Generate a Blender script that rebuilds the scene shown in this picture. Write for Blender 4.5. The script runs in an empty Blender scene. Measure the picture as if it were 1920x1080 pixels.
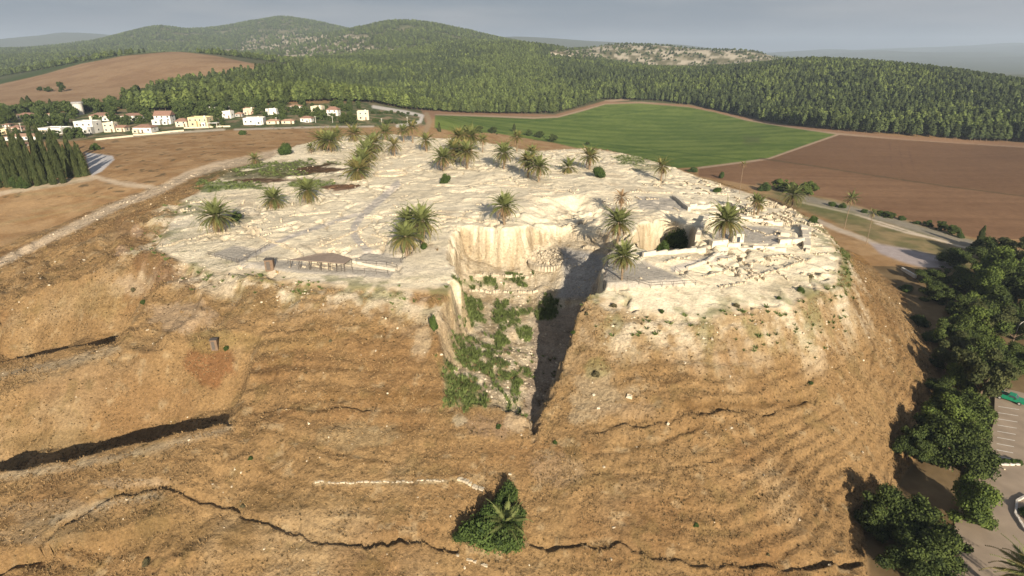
import bpy, math, random
import numpy as np
from mathutils import Vector, Matrix, Euler

SC = bpy.context.scene
COL = SC.collection
random.seed(7)
RS = np.random.RandomState(11)

# ------------------------------------------------------------------ camera, world, sun
F = 1100.0                     # focal length in pixels of the 1920 wide photograph
CAMZ = 40.0
PITCH = math.atan(0.4)
CP, SP = math.cos(PITCH), math.sin(PITCH)
cam_data = bpy.data.cameras.new('camera'); cam = bpy.data.objects.new('camera', cam_data); COL.objects.link(cam)
cam_data.sensor_width = 36.0; cam_data.lens = 36.0 * F / 1920.0
cam_data.clip_start = 0.5; cam_data.clip_end = 60000
cam.location = (0, 0, CAMZ); cam.rotation_euler = (math.radians(90) - PITCH, 0, 0)
SC.camera = cam

SUN_EL = math.radians(19.5); SUN_AZ_TRAVEL = math.radians(-15)      # light travels towards this azimuth (0 = +Y, negative = left)
ld = Vector((math.sin(SUN_AZ_TRAVEL) * math.cos(SUN_EL), math.cos(SUN_AZ_TRAVEL) * math.cos(SUN_EL), -math.sin(SUN_EL)))
sun_d = bpy.data.lights.new('sun', 'SUN'); sun_d.energy = 4.8; sun_d.angle = math.radians(0.6); sun_d.color = (1.0, 0.885, 0.73)
sun = bpy.data.objects.new('sun', sun_d); COL.objects.link(sun)
sun.rotation_euler = ld.to_track_quat('-Z', 'Y').to_euler(); sun.location = (60, -200, 300)

world = bpy.data.worlds.new('World'); SC.world = world; world.use_nodes = True
nt = world.node_tree; nt.nodes.clear()
wo = nt.nodes.new('ShaderNodeOutputWorld'); bg = nt.nodes.new('ShaderNodeBackground')
sky = nt.nodes.new('ShaderNodeTexSky'); sky.sky_type = 'NISHITA'; sky.sun_disc = False
sky.sun_elevation = SUN_EL; sky.sun_rotation = math.pi + SUN_AZ_TRAVEL
sky.air_density = 1.2; sky.dust_density = 2.0; sky.ozone_density = 1.0
tc = nt.nodes.new('ShaderNodeTexCoord'); mp = nt.nodes.new('ShaderNodeMapping'); mp.inputs['Scale'].default_value = (1.5, 1.5, 11.0)
mp.inputs['Location'].default_value = (0.3, 0.1, 0.35)
nz = nt.nodes.new('ShaderNodeTexNoise'); nz.inputs['Scale'].default_value = 1.7; nz.inputs['Detail'].default_value = 6; nz.inputs['Roughness'].default_value = 0.5
cr = nt.nodes.new('ShaderNodeValToRGB'); cr.color_ramp.elements[0].position = 0.40; cr.color_ramp.elements[1].position = 0.60
cr.color_ramp.elements[0].color = (1.35, 1.7, 2.4, 1); cr.color_ramp.elements[1].color = (2.6, 2.7, 3.15, 1)
mx = nt.nodes.new('ShaderNodeMixRGB'); mx.inputs[0].default_value = 0.86
nt.links.new(tc.outputs['Generated'], mp.inputs[0]); nt.links.new(mp.outputs[0], nz.inputs['Vector']); nt.links.new(nz.outputs[0], cr.inputs[0])
nt.links.new(sky.outputs[0], mx.inputs[1]); nt.links.new(cr.outputs[0], mx.inputs[2]); nt.links.new(mx.outputs[0], bg.inputs[0])
bg.inputs[1].default_value = 0.062
nt.links.new(bg.outputs[0], wo.inputs[0])
SC.view_settings.view_transform = 'Standard'; SC.view_settings.look = 'None'; SC.view_settings.gamma = 1
SC.view_settings.use_curve_mapping = False; SC.view_settings.exposure = 0.95
try:
    SC.cycles.max_bounces = 4; SC.cycles.diffuse_bounces = 2; SC.cycles.transparent_max_bounces = 4
    SC.cycles.volume_bounces = 0
except Exception: pass

# ------------------------------------------------------------------ numeric helpers
def hash2(ix, iy, seed):
    h = (ix.astype(np.int64) * 374761393 + iy.astype(np.int64) * 668265263 + seed * 1274126177) & 0xffffffff
    h = ((h ^ (h >> 13)) * 1274126177) & 0xffffffff
    h = (h ^ (h >> 16)) & 0xffffffff
    return h.astype(np.float64) / 4294967295.0
def vnoise(x, y, seed=0):
    x = np.asarray(x, float); y = np.asarray(y, float)
    xi = np.floor(x); yi = np.floor(y); fx = x - xi; fy = y - yi
    fx = fx * fx * (3 - 2 * fx); fy = fy * fy * (3 - 2 * fy)
    a = hash2(xi, yi, seed); b = hash2(xi + 1, yi, seed); c = hash2(xi, yi + 1, seed); d = hash2(xi + 1, yi + 1, seed)
    return (a * (1 - fx) + b * fx) * (1 - fy) + (c * (1 - fx) + d * fx) * fy
def fbm(x, y, octv=4, seed=0, gain=0.5):
    s = 0; a = 1; n = 0
    for o in range(octv):
        s = s + a * vnoise(x * 2 ** o + 13.7 * o, y * 2 ** o + 7.1 * o, seed + o); n += a; a *= gain
    return s / n * 2 - 1              # -1 .. 1
def sstep(a, b, x):
    t = np.clip((x - a) / (b - a), 0, 1); return t * t * (3 - 2 * t)
def seg_dist(X, Y, pts, closed=False):
    pts = [(float(p[0]), float(p[1])) for p in pts]; n = len(pts); D = np.full(np.shape(X), 1e9)
    for i in range(n if closed else n - 1):
        ax, ay = pts[i]; bx, by = pts[(i + 1) % n]; dx, dy = bx - ax, by - ay; L = dx * dx + dy * dy + 1e-12
        t = np.clip(((X - ax) * dx + (Y - ay) * dy) / L, 0, 1)
        D = np.minimum(D, np.hypot(X - ax - t * dx, Y - ay - t * dy))
    return D
def inside(X, Y, pts):
    r = np.zeros(np.shape(X), bool); n = len(pts)
    for i in range(n):
        ax, ay = pts[i][0], pts[i][1]; bx, by = pts[(i + 1) % n][0], pts[(i + 1) % n][1]
        if ay == by: continue
        r ^= ((ay > Y) != (by > Y)) & (X < (bx - ax) * (Y - ay) / (by - ay) + ax)
    return r
def sdf(X, Y, pts):                    # positive inside
    d = seg_dist(X, Y, pts, True); return np.where(inside(X, Y, pts), d, -d)
class TPS:
    def __init__(s, P, V, lam=1e-4):
        P = np.array(P, float); V = np.array(V, float); n = len(P); s.P = P
        K = s.k(np.hypot(P[:, None, 0] - P[None, :, 0], P[:, None, 1] - P[None, :, 1])) + lam * np.eye(n)
        Q = np.c_[np.ones(n), P]; A = np.zeros((n + 3, n + 3)); A[:n, :n] = K; A[:n, n:] = Q; A[n:, :n] = Q.T
        s.w = np.linalg.solve(A, np.r_[V, 0, 0, 0])
    def k(s, r): return np.where(r > 1e-9, r * r * np.log(r + 1e-12), 0)
    def __call__(s, a, b):
        a = np.asarray(a, float); b = np.asarray(b, float); n = len(s.P)
        o = s.w[n] + s.w[n + 1] * a + s.w[n + 2] * b
        for i in range(n): o = o + s.w[i] * s.k(np.hypot(a - s.P[i, 0], b - s.P[i, 1]))
        return o

# pixel of the photograph + height -> point of the place;  pixel + forward distance -> point
def P(px, py, z=0.0):
    u = (px - 960) / F; v = (540 - py) / F; dz = -SP + v * CP; t = (z - CAMZ) / dz
    return (u * t, (CP + v * SP) * t, z)
def PD(px, py, Y):
    u = (px - 960) / F; v = (540 - py) / F; t = Y / (CP + v * SP)
    return (u * t, Y, CAMZ + (-SP + v * CP) * t)
def project(X, Y, Z):
    z = Z - CAMZ; dep = Y * CP - z * SP; up = Y * SP + z * CP
    return 960 + F * X / dep, 540 - F * up / dep, dep

# ------------------------------------------------------------------ the lie of the land
ctrl = [(0,20,-29),(0,42,-29.5),(60,50,-29),(-80,50,-29),(120,60,-29.5),(93,110,-29),(150,110,-30),(125,170,-28.5),(200,170,-30),(134,217,-27.5),
 (-110,75,-28),(-145,110,-26),(-170,150,-20),(-160,200,-14),(-134,221,-9),(-250,200,-15),(-300,150,-20),(-206,349,-6),(-125,270,-6),(-100,310,-7),
 (0,335,-24),(0,390,-27.5),(-186,231,-9),(-155,245,-7.5),(60,300,-28),(300,300,-29),(150,400,-28),(400,500,-29),(0,500,-27),(0,700,-27),(300,700,-28),(-40,620,-24),
 (-311,365,-5),(-240,400,-4),(-200,430,-3),(-110,450,-5),(-55,400,-15),(-300,500,0),(-150,560,0),(-60,520,-12),(-447,534,-1),(250,120,-30),(-400,120,-24),(250,60,-30)]
ctrl += [PD(*a) for a in [(330,97,1000),(150,118,950),(0,158,850),(480,120,870),(540,131,800),(400,170,620),(250,150,700),
 (170,82,3000),(300,49,3000),(405,68,3000),(530,32,3300),(645,66,3000),(740,42,2400),(850,70,2000),(940,88,1700),(1020,97,1500),
 (600,80,2200),(600,115,1500),(700,105,1500),(450,92,2300),(700,145,1000),(600,168,800),(760,190,760),(900,208,740),(900,158,1000),(1000,118,1300),
 (0,100,2200),(150,82,2800),(-200,130,1500),(0,140,1300),(330,112,1500),
 (1100,129,1200),(1250,140,1150),(1400,135,1100),(1500,124,1050),(1600,128,1000),(1750,142,900),(1900,166,800),(2100,190,700),
 (1130,193,826),(1300,205,778),(1500,245,571),(1700,262,511),(1920,275,470),
 (1030,97,2000),(1150,83,2000),(1250,87,2000),(1400,95,1900),(1470,112,1800),(1200,126,1600),(1350,127,1600),
 (60,80,7000),(180,70,6000),(270,74,6000),(600,80,7000),(960,71,5500),(1060,77,5500),(1500,99,7500),(1700,97,9000),(1900,86,11000),(2150,86,11000),(1300,95,8000),(900,90,9000),
 (1900,138,3500),(1700,128,4000),(1500,125,3500)]]
for a_,Y_,z_ in ((1900,1100,-24),(1900,1500,-40),(1750,1200,-8),(1750,1600,-30),(1600,1300,6),(1600,1700,-20),(1500,1500,8),(2100,1000,-40),(1400,1400,5),(1250,1400,0),(1150,1400,10)): ctrl.append(PD(a_, 120, Y_)[:2] + (z_,))
for px in (1350, 1600, 1900, 2200): ctrl.append(PD(px, 100, 2200)[:2] + (-35,))
for px in (300, 700, 1150): ctrl.append(PD(px, 100, 4500)[:2] + (20,))
for px in (-300, 300, 900, 1500, 2100): ctrl.append(PD(px, 100, 16000)[:2] + (-80,))
def lc(X, Y): Yp = np.maximum(Y + 60, 10); return X / Yp, 0.75 * np.log(Yp / 100.0)
_c = np.array(ctrl); _a, _b = lc(_c[:, 0], _c[:, 1])
_sc = 1 + _c[:, 1] / 400.0
BASE = TPS(np.c_[_a, _b], _c[:, 2] / _sc, 2e-4)
def base_h(X, Y):
    a, b = lc(X, Y); return BASE(a, b) * (1 + np.maximum(Y, -30) / 400.0)

TOP_PX = [(296,468,-2.5),(325,412,-2.5),(345,375,-2.5),(430,322,-2),(505,297,-1.5),(560,272,-1.5),(640,256,-1.5),(700,246,-1.5),(780,256,-1),(900,264,-1),(1000,284,-1),
 (1100,277,-1.5),(1200,294,-1.5),(1285,322,-2),(1340,343,-2.5),(1420,366,-3),(1490,396,-3),(1535,424,-3),(1572,478,-3),(1566,530,-3.2),(1490,572,-3),(1320,596,-3),(1180,585,-2.5),
 (1110,552,-1),(1000,545,-1),(840,548,-1.5),(740,540,-1.5),(640,535,-1.5),(540,525,-1.5),(440,512,-2),(370,500,-2.5)]
TOP = [P(*p) for p in TOP_PX]
FOOT = [(-88,52),(-40,50),(0,50),(30,51),(48,57),(55,70),(74,88),(94,110),(108,135),(120,165),(126,200),(118,235),(90,272),(50,305),(0,330),(-60,338),(-105,318),(-128,275),(-138,235),(-152,205),(-165,170),(-160,135),(-140,100),(-115,72)]
TOPZ = TPS([(t[0] / 50, t[1] / 50) for t in TOP] + [P(700,400)[:2] and (P(700,400)[0]/50, P(700,400)[1]/50), (P(1000,330)[0]/50, P(1000,330)[1]/50), (P(1300,420)[0]/50,P(1300,420)[1]/50), (P(600,460)[0]/50,P(600,460)[1]/50),(P(1250,520)[0]/50,P(1250,520)[1]/50)],
           [t[2] for t in TOP] + [0, 0.6, 0, 0, 0], 0.02)
def tell_fields(X, Y):
    din = sdf(X, Y, TOP); dout = sdf(X, Y, FOOT)
    t = np.clip(-din / (np.maximum(-din, 0) + np.maximum(dout, 0) + 1e-6), 0, 1); t = np.where(dout <= 0, 1.0, np.where(din >= 0, 0.0, t))
    return din, dout, t
def prof(t):       # 0 at the rim, 1 at the foot
    return np.interp(t, [0, .06, .14, .5, .85, .95, 1], [0, .035, .12, .53, .895, .975, 1])
def tell_h(X, Y):
    X = np.asarray(X, float); Y = np.asarray(Y, float); b = base_h(X, Y); sh = X.shape
    X = X.ravel(); Y = Y.ravel(); out = b.ravel().copy()
    m = (Y < 345) & (Y > 45) & (np.abs(X) < 170)
    if m.any():
        din, dout, t = tell_fields(X[m], Y[m]); tz = TOPZ(X[m] / 50, Y[m] / 50); tz = np.clip(tz, -4, 1.5)
        k = prof(t); out[m] = tz * (1 - k) + out[m] * k
    return out.reshape(sh)
def unproj(px, py, hf=None, t0=50.0, t1=6000.0):
    hf = hf or tell_h
    u = (px - 960) / F; v = (540 - py) / F; d = (u, CP + v * SP, -SP + v * CP)
    ts = t0 * (t1 / t0) ** np.linspace(0, 1, 900)
    g = CAMZ + d[2] * ts - hf(d[0] * ts, d[1] * ts); i = np.argmax(g < 0)
    if not (g < 0).any(): i = len(ts) - 1
    i = max(i, 1); a, b = ts[i - 1], ts[i]
    if g[i] < 0 and g[i - 1] > 0: t = a + (b - a) * g[i - 1] / (g[i - 1] - g[i])
    else: t = b
    return (d[0] * t, d[1] * t, CAMZ + d[2] * t)

# cuts into the mound: rim in pixels on the uncut surface, floor heights
TR_RIM_PX = [(856,423),(975,426),(992,420),(1030,408),(1085,404),(1130,414),(1165,434),(1150,455),(1139,470),(1131,541),(1104,558),(1084,600),(1064,660),(1038,720),(1016,775),(1006,822),(990,840),(985,800),(976,772),(900,767),(826,765),(820,700),(812,625),(836,562),(852,520),(836,480),(846,445)]
TR_RIM = [unproj(*p) for p in TR_RIM_PX]
TR_F = [P(*p) for p in [(915,475,-6.5),(860,480,-6),(970,478,-6.5),(900,508,-7.2),(1000,508,-7.5),(900,545,-10),(1000,545,-10.5),(850,600,-11.3),(950,600,-12),(900,650,-12.2),(850,700,-12.6),
  (950,720,-13.6),(900,762,-14.0),(850,762,-14.0),(960,762,-14.4),(1000,700,-15.2),(993,790,-17.2),(998,828,-19),(1040,600,-12.5),(1060,540,-9),(1080,500,-6),(1110,485,-4.5),(1040,470,-4.8),(1050,440,-3.9),(1140,440,-3.6),(1000,430,-3.9),(1020,415,-3.4),(1110,420,-3.4),(1030,650,-14.5)]]
TRZ = TPS([(p[0] / 30, p[1] / 30) for p in TR_F], [p[2] for p in TR_F], 0.02)
PIT_PX = [(1190,432),(1245,412),(1300,418),(1316,432),(1308,452),(1300,468),(1215,476),(1180,468)]
SOFT = [P(x, y, 0) for x, y in [(968,425),(985,392),(1020,376),(1100,370),(1165,388),(1196,425),(1192,468),(1140,520),(1060,520),(1000,500),(975,470)]]
PIT = [P(x, y, 0) for x, y in PIT_PX]
CUTS = [   # polyline px, width, depth : eroded terrace roads and ledges whose near lip throws the shade
 ([(-90,702),(0,672),(100,654),(210,634)], 6.0, 2.6), ([(-90,905),(0,874),(130,848),(280,813),(435,776)], 6.2, 2.8),
 ([(-40,1100),(60,1060),(130,1008),(200,955),(250,936),(300,926),(340,940),(400,940),(442,944),(456,966),(520,985),(600,1012),(660,1020),(760,1008),(850,1022)], 1.0, 0.75),
 ([(1000,1010),(1060,1018),(1160,1016),(1225,1040),(1300,1047),(1370,1054),(1450,1052),(1520,1062),(1610,1056)], 1.0, 0.75),
 ([(600,848),(660,850),(760,864)], 0.5, .3), ([(1120,800),(1250,782),(1400,765),(1520,738)], 1.6, .5), ([(1100,890),(1250,880),(1350,862)], .5, .3),
 ([(1120,850),(1200,835),(1300,805)], .5, .3), ([(240,607),(350,618),(470,612),(600,620)], .7, .35), ([(430,765),(560,768),(700,760)], .7, .35)]
CUTS_W = [([unproj(*p) for p in pl], w, d) for pl, w, d in CUTS]

PLATS = [[unproj(*q) for q in pl] for pl in [[(1133,498),(1141,472),(1205,487),(1264,509),(1303,534),(1130,543)],[(392,478),(440,460),(485,466),(452,494)],[(450,494),(530,488),(740,508),(730,520),(560,512),(460,502)],[(1335,418),(1460,428),(1498,445),(1495,463),(1338,455)],[(700,474),(758,482),(750,500),(666,490)]]]
def height(X, Y):
    """full height; also returns masks"""
    h = tell_h(X, Y); sh = h.shape; Xr, Yr, H = X.ravel(), Y.ravel(), h.ravel().copy()
    tr = np.zeros(H.shape); top = np.zeros(H.shape); slope = np.zeros(H.shape); pit = np.zeros(H.shape); cut = np.zeros(H.shape)
    m = (Yr < 345) & (Yr > 45) & (np.abs(Xr) < 170)
    x, y = Xr[m], Yr[m]; hh = H[m]
    din, dout, t = tell_fields(x, y)
    tp = sstep(-1.5, 1.5, din + 2.0 * fbm(x / 7, y / 7, 3, 5)); sl = sstep(0, .03, t) * (1 - sstep(.97, 1, t))
    # slope: terracettes, gullies, roughness
    wz = hh + 1.3 * fbm(x / 14, y / 14, 3, 21) + .3 * fbm(x / 2.5, y / 2.5, 2, 31)
    ph = wz / 1.5 + .35 * np.sin(x / 23.0); fr = ph - np.floor(ph)
    amp = .40 * sstep(-.3, .5, fbm(x / 22, y / 22, 2, 41)) + .18 + .15 * sstep(10, 50, x)
    saw = np.where(fr < .22, fr / .22, 1 - (fr - .22) / .78)
    hh = hh + sl * (amp * (saw - .5) + 1.1 * fbm(x / 16, y / 16, 4, 51) + .30 * fbm(x / 2.2, y / 2.2, 3, 61) + .13 * fbm(x / .9, y / .9, 2, 66))
    lf = sl * sstep(-20, -55, x) * sstep(135, 95, np.abs(y - 110) + 40)      # broken bluffs of the left shoulder
    rid = 1 - np.abs(fbm(x / 11, y / 17, 4, 71)); hh = hh + lf * 3.0 * (rid ** 2 - .6)
    # top: hummocks, low stubs and hollows
    rg = 1 - np.abs(fbm(x / 9, y / 9, 3, 81))
    flat = sstep(.0, .45, fbm(x / 26, y / 26, 2, 83) + .1)
    hh = hh + tp * ((.55 * fbm(x / 10, y / 10, 4, 91) + .5 * (rg ** 6 - .2)) * (1 - .75 * flat) + .10 * fbm(x / 1.6, y / 1.6, 3, 93))
    cv = np.abs(fbm(x / 13, y / 13, 4, 95)); cw = sstep(.045, .012, cv) * sstep(-.25, .15, fbm(x / 30, y / 30, 2, 96)); cv2 = np.abs(fbm(x / 5.5 + 40, y / 5.5, 3, 97)); cw2 = sstep(.07, .02, cv2) * sstep(.05, .3, fbm(x / 18, y / 18, 2, 98))
    east = sstep(35, 45, x) * sstep(112, 120, y); ca, sa = math.cos(.35), math.sin(.35); gxr = x * ca + y * sa + 1.2 * fbm(x / 9, y / 9, 2, 99); gyr = -x * sa + y * ca + 1.2 * fbm(x / 9, y / 9, 2, 100)
    room = sstep(.18, .24, np.abs((gxr / 5.2) % 1 - .5)) ; room2 = sstep(.18, .24, np.abs((gyr / 6.0) % 1 - .5)); pick_ = hash2(np.floor(gxr / 5.2), np.floor(gyr / 6.0), 7) < .55
    hole = east * (1 - room) * (1 - room2) * pick_ * sstep(185, 165, y) * (np.hypot((x - 64) / 15, (y - 138) / 12) > 1)
    crev = tp * np.clip(cw + .7 * cw2, 0, 1); hh = hh - crev * .75 - tp * hole * .8; crk = np.zeros(H.shape); crk[m] = np.clip(crev + .25 * tp * hole, 0, 1); global M_CRK; M_CRK = crk.reshape(sh)
    for pf in PLATS:
        dpf = sdf(x, y, pf); kf = sstep(-.4, .9, dpf); inn = dpf > 0
        if inn.any(): zf = np.median(tell_h(x[inn], y[inn])); hh = hh * (1 - kf) + (zf + .02 * fbm(x, y, 2, 145)) * kf; g_ = np.where(m)[0]; crk[g_] = crk[g_] * (1 - kf); M_CRK = crk.reshape(sh)
    # ledge cuts
    for bi, (pl, w, d) in enumerate(CUTS_W[:2]):
        xs = np.array([p[0] for p in pl]); ysl = np.array([p[1] for p in pl]); o_ = np.argsort(xs); sel = (x > xs.min() - 6) & (x < xs.max() + 3) & (y < 190); ii = np.where(sel)[0]
        xc = x[ii]; yc = np.interp(xc, xs[o_], ysl[o_]) + .5 * fbm(xc / 5, xc * 0, 2, 131)
        sl_ = (ysl[o_][-1] - ysl[o_][0]) / (xs[o_][-1] - xs[o_][0]); sd_ = (y[ii] - yc) / math.sqrt(1 + sl_ * sl_); hc_ = tell_h(xc, yc)
        tap = sstep(xs.max() + 1, xs.max() - 2.5, xc) * (.85 + .3 * fbm(xc / 6, xc * 0 + 3, 2, 133)); flo = hc_ - (5.6, 4.2)[bi]
        # profile across: far bank, floor, steep inner face, berm crest, outer side
        tgt = np.where(sd_ > (13.5, 7.0)[bi], np.maximum(flo + (sd_ - (13.5, 7.0)[bi]) * 1.3, flo), flo); tgt = np.minimum(tgt, np.where(sd_ > 0, hh[ii], 1e9))
        lip = hc_ + .3 + .25 * fbm(xc / 1.5, y[ii] / 1.5, 2, 132); outer = lip - np.maximum(-sd_ - 2.6, 0) * .36; k_in = sstep(-1.6, -2.3, sd_)
        prof2 = tgt * (1 - k_in) + np.maximum(outer, hh[ii] - 50) * k_in; prof2 = np.where(sd_ < -2.3, np.maximum(prof2, hh[ii]), prof2)
        wgt = tap * (sd_ < 26) * (sd_ > -16); hh[ii] = hh[ii] * (1 - wgt) + prof2 * wgt
    for pl, w, d in CUTS_W[2:]:
        xs = [p[0] for p in pl]; sel = (x > min(xs) - 8) & (x < max(xs) + 8) & (y < 190)
        wob = .9 * fbm(x[sel] / 2.5, y[sel] / 2.5, 3, 101) * w * .6; d = d * np.clip(.75 + 1.1 * fbm(x[sel] / 9, y[sel] / 9, 2, 102), .7, 1.4)
        ii = np.where(sel)[0]; dd = seg_dist(x[sel], y[sel], pl) + wob
        k = 1 - sstep(w * .38, w * .62, dd); hh[ii] -= d * k; cut[np.where(m)[0][ii]] = np.maximum(cut[np.where(m)[0][ii]], k)
        k2 = np.exp(-((dd - w * .75) / (w * .3)) ** 2); hh[ii] += .12 * d * k2
    # trench, and the soft hollow behind its head
    ds = sdf(x + 2 * fbm(x / 6, y / 6, 3, 141), y + 2 * fbm(x / 6, y / 6, 3, 142), SOFT); ks = sstep(-1, 11, ds); hh = hh - ks * (3.2 + 1.4 * fbm(x / 5, y / 5, 4, 143)) + ks * .5 * fbm(x / 1.6, y / 1.6, 2, 144)
    wx = x + 1.5 * fbm(x / 3.2, y / 3.2, 4, 111, .62); wy = y + 1.3 * fbm(x / 3.2, y / 3.2, 4, 112, .62)
    dt = sdf(wx, wy, TR_RIM); near = dt > -1
    fl = TRZ(x[near] / 30, y[near] / 30) + .9 * fbm(x[near] / 4, y[near] / 4, 4, 113)
    fl = np.where(y[near] < 124, fl + .35 * (np.abs((y[near] / 4.5) % 1 - .5)), fl)
    k = sstep(.0, 2.0, dt[near] + .5 * fbm(x[near] / .9, y[near] / .9, 2, 115)) * .6 + .4 * sstep(.8, 3.6, dt[near]); ii = np.where(near)[0]
    lowc = np.minimum(fl, hh[ii]); hh[ii] = hh[ii] * (1 - k) + lowc * k
    g = np.where(m)[0]; tr[g[ii]] = k
    dp = sdf(wx, wy, PIT); k = sstep(0, 2.6, dp); fz = -6.0 + .8 * fbm(x / 3, y / 3, 3, 114); hh = hh * (1 - k) + np.minimum(fz, hh) * k
    pit[g] = k; top[g] = tp; slope[g] = sl; H[m] = hh
    # the rest of the land: soft relief
    o = 1 - np.where(m, 0, 0); far = sstep(700, 1500, Yr)
    off = np.ones(H.shape); off[g] = sstep(.9, 1, t)
    calm = sstep(380, 700, Yr) * .6 + .25
    H += off * (.35 * fbm(Xr / 12, Yr / 12, 3, 121) * (1 - far) * sstep(50, -120, Xr) + sstep(4500, 7000, Yr) * 70 * fbm(Xr / 1600, Yr / 1100, 3, 127) + far * 16 * fbm(Xr / 420, Yr / 420, 4, 123) * sstep(1100, 1800, Yr) * sstep(600, -100, Xr))
    return H.reshape(sh), tr.reshape(sh), top.reshape(sh), slope.reshape(sh), pit.reshape(sh), cut.reshape(sh)

# ------------------------------------------------------------------ the ground sheet (fan shaped grid, denser near by)
NC = 980
yy = [34.0]
while yy[-1] < 14500: yy.append(yy[-1] + (.0033 * (yy[-1] + 20) if yy[-1] < 345 else (.006 if yy[-1] < 1100 else .014) * (yy[-1] + 20)))
ROW = np.array(yy); AC = np.tan(np.linspace(-1, 1, NC) * .88) / math.tan(.88) * 1.12
GX = AC[None, :] * (ROW[:, None] + 60); GY = np.repeat(ROW[:, None], NC, 1)
GH, M_TR, M_TOP, M_SL, M_PIT, M_CUT = height(GX, GY)
def gz(x, y):
    """height of the finished ground at a point"""
    y = min(max(y, ROW[0]), ROW[-1] - 1); i = int(np.searchsorted(ROW, y)) - 1; i = max(0, min(i, len(ROW) - 2)); fy = (y - ROW[i]) / (ROW[i + 1] - ROW[i])
    def row(k):
        return float(np.interp(x / (y + 60), AC, GH[k]))
    return row(i) * (1 - fy) + row(i + 1) * fy
def gza(x, y): return np.array([gz(a, b) for a, b in zip(x, y)])
GPX, GPY, GDEP = project(GX, GY, GH)
# visible surface lookup for pixels: march along the ray on the finished ground
def hit(px, py):
    u = (px - 960) / F; v = (540 - py) / F; d = (u, CP + v * SP, -SP + v * CP); t = 52.0; last = t
    while t < 9000:
        if CAMZ + d[2] * t < gz(d[0] * t, d[1] * t): break
        last = t; t *= 1.006
    a, b = last, t
    for _ in range(10):
        c = (a + b) / 2
        if CAMZ + d[2] * c < gz(d[0] * c, d[1] * c): b = c
        else: a = c
    return Vector((d[0] * b, d[1] * b, gz(d[0] * b, d[1] * b)))
def depth_of(p): return p[1] * CP - (p[2] - CAMZ) * SP

# ---- ground colours (soil, rock, crop; shade of crevices, trench and trees partly painted in)
C = np.zeros(GH.shape + (3,)); STONE = np.zeros(GH.shape)
def paint(m, col):
    col = np.array(col, float)
    if col.ndim == 1: col = col[None, None, :]
    C[:] = C * (1 - m[..., None]) + col * m[..., None]
N1 = fbm(GX / 30, GY / 30, 4, 201); N2 = fbm(GX / 6, GY / 6, 4, 202); N3 = fbm(GX / 1.5, GY / 1.5, 3, 203); N4 = fbm(GX / 120, GY / 120, 4, 204)
def mixc(a, b, t): return np.array(a)[None, None, :] * (1 - t[..., None]) + np.array(b)[None, None, :] * t[..., None]
DRY = mixc((.26, .155, .070), (.33, .215, .108), sstep(-.5, .5, N2 + .4 * N1))
paint(np.ones(GH.shape), DRY)
# far land
farm = sstep(520, 640, GY)
FOR = mixc((.055, .075, .025), (.10, .10, .05), sstep(-.4, .5, N4)); paint(farm, FOR)
def pm(poly, soft=6.0, jit=0.0, n=None, ymin=0, ymax=1e9):
    """mask from an outline given in pixels of the photograph, evaluated where the land projects"""
    out = np.zeros(GH.shape); xs = [p[0] for p in poly]; ys = [p[1] for p in poly]; e = soft + jit + 2
    m = (GPX > min(xs) - e) & (GPX < max(xs) + e) & (GPY > min(ys) - e) & (GPY < max(ys) + e) & (GY > ymin) & (GY < ymax)
    if m.any():
        d = sdf(GPX[m], GPY[m], poly)
        if jit: d = d + jit * (n if n is not None else N2)[m]
        out[m] = sstep(-soft, soft, d)
    return out
def pl_(line, w, soft=1.5, jit=0.0, ymin=0, ymax=1e9, n=None):
    out = np.zeros(GH.shape); xs = [p[0] for p in line]; ys = [p[1] for p in line]; e = w + soft + jit + 2
    m = (GPX > min(xs) - e) & (GPX < max(xs) + e) & (GPY > min(ys) - e) & (GPY < max(ys) + e) & (GY > ymin) & (GY < ymax)
    if m.any():
        d = seg_dist(GPX[m], GPY[m], line)
        if jit: d = d + jit * (n if n is not None else N3)[m]
        out[m] = 1 - sstep(w / 2 - soft, w / 2 + soft, d)
    return out
# far hills: scrub with pale rock
rocky = np.clip(pm([(1030,96),(1150,80),(1300,84),(1440,94),(1470,112),(1440,126),(1300,128),(1100,122),(1035,110)], 4, 0, ymin=1350, ymax=3000)
        + pm([(520,62),(640,60),(760,95),(700,130),(600,140),(520,118),(440,110),(400,96)], 9, 9, ymin=1200, ymax=3400, n=N4), 0, 1)
rk = sstep(-.08, .15, fbm(GX / 22, GY / 30, 4, 205, .65)) * rocky; paint(rocky * .7, (.15, .11, .06)); paint(rk, (.72, .61, .48))
paint(sstep(.25, .5, fbm(GX / 60, GY / 60, 4, 206)) * sstep(1100, 1500, GY) * .6 * (GY < 3600), (.27, .22, .14)); paint(sstep(1300, 1700, GY) * (1 - sstep(3000, 4000, GY)) * .5, (.13, .13, .065))
paint(sstep(3000, 5000, GY), (.10, .11, .07))
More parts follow.
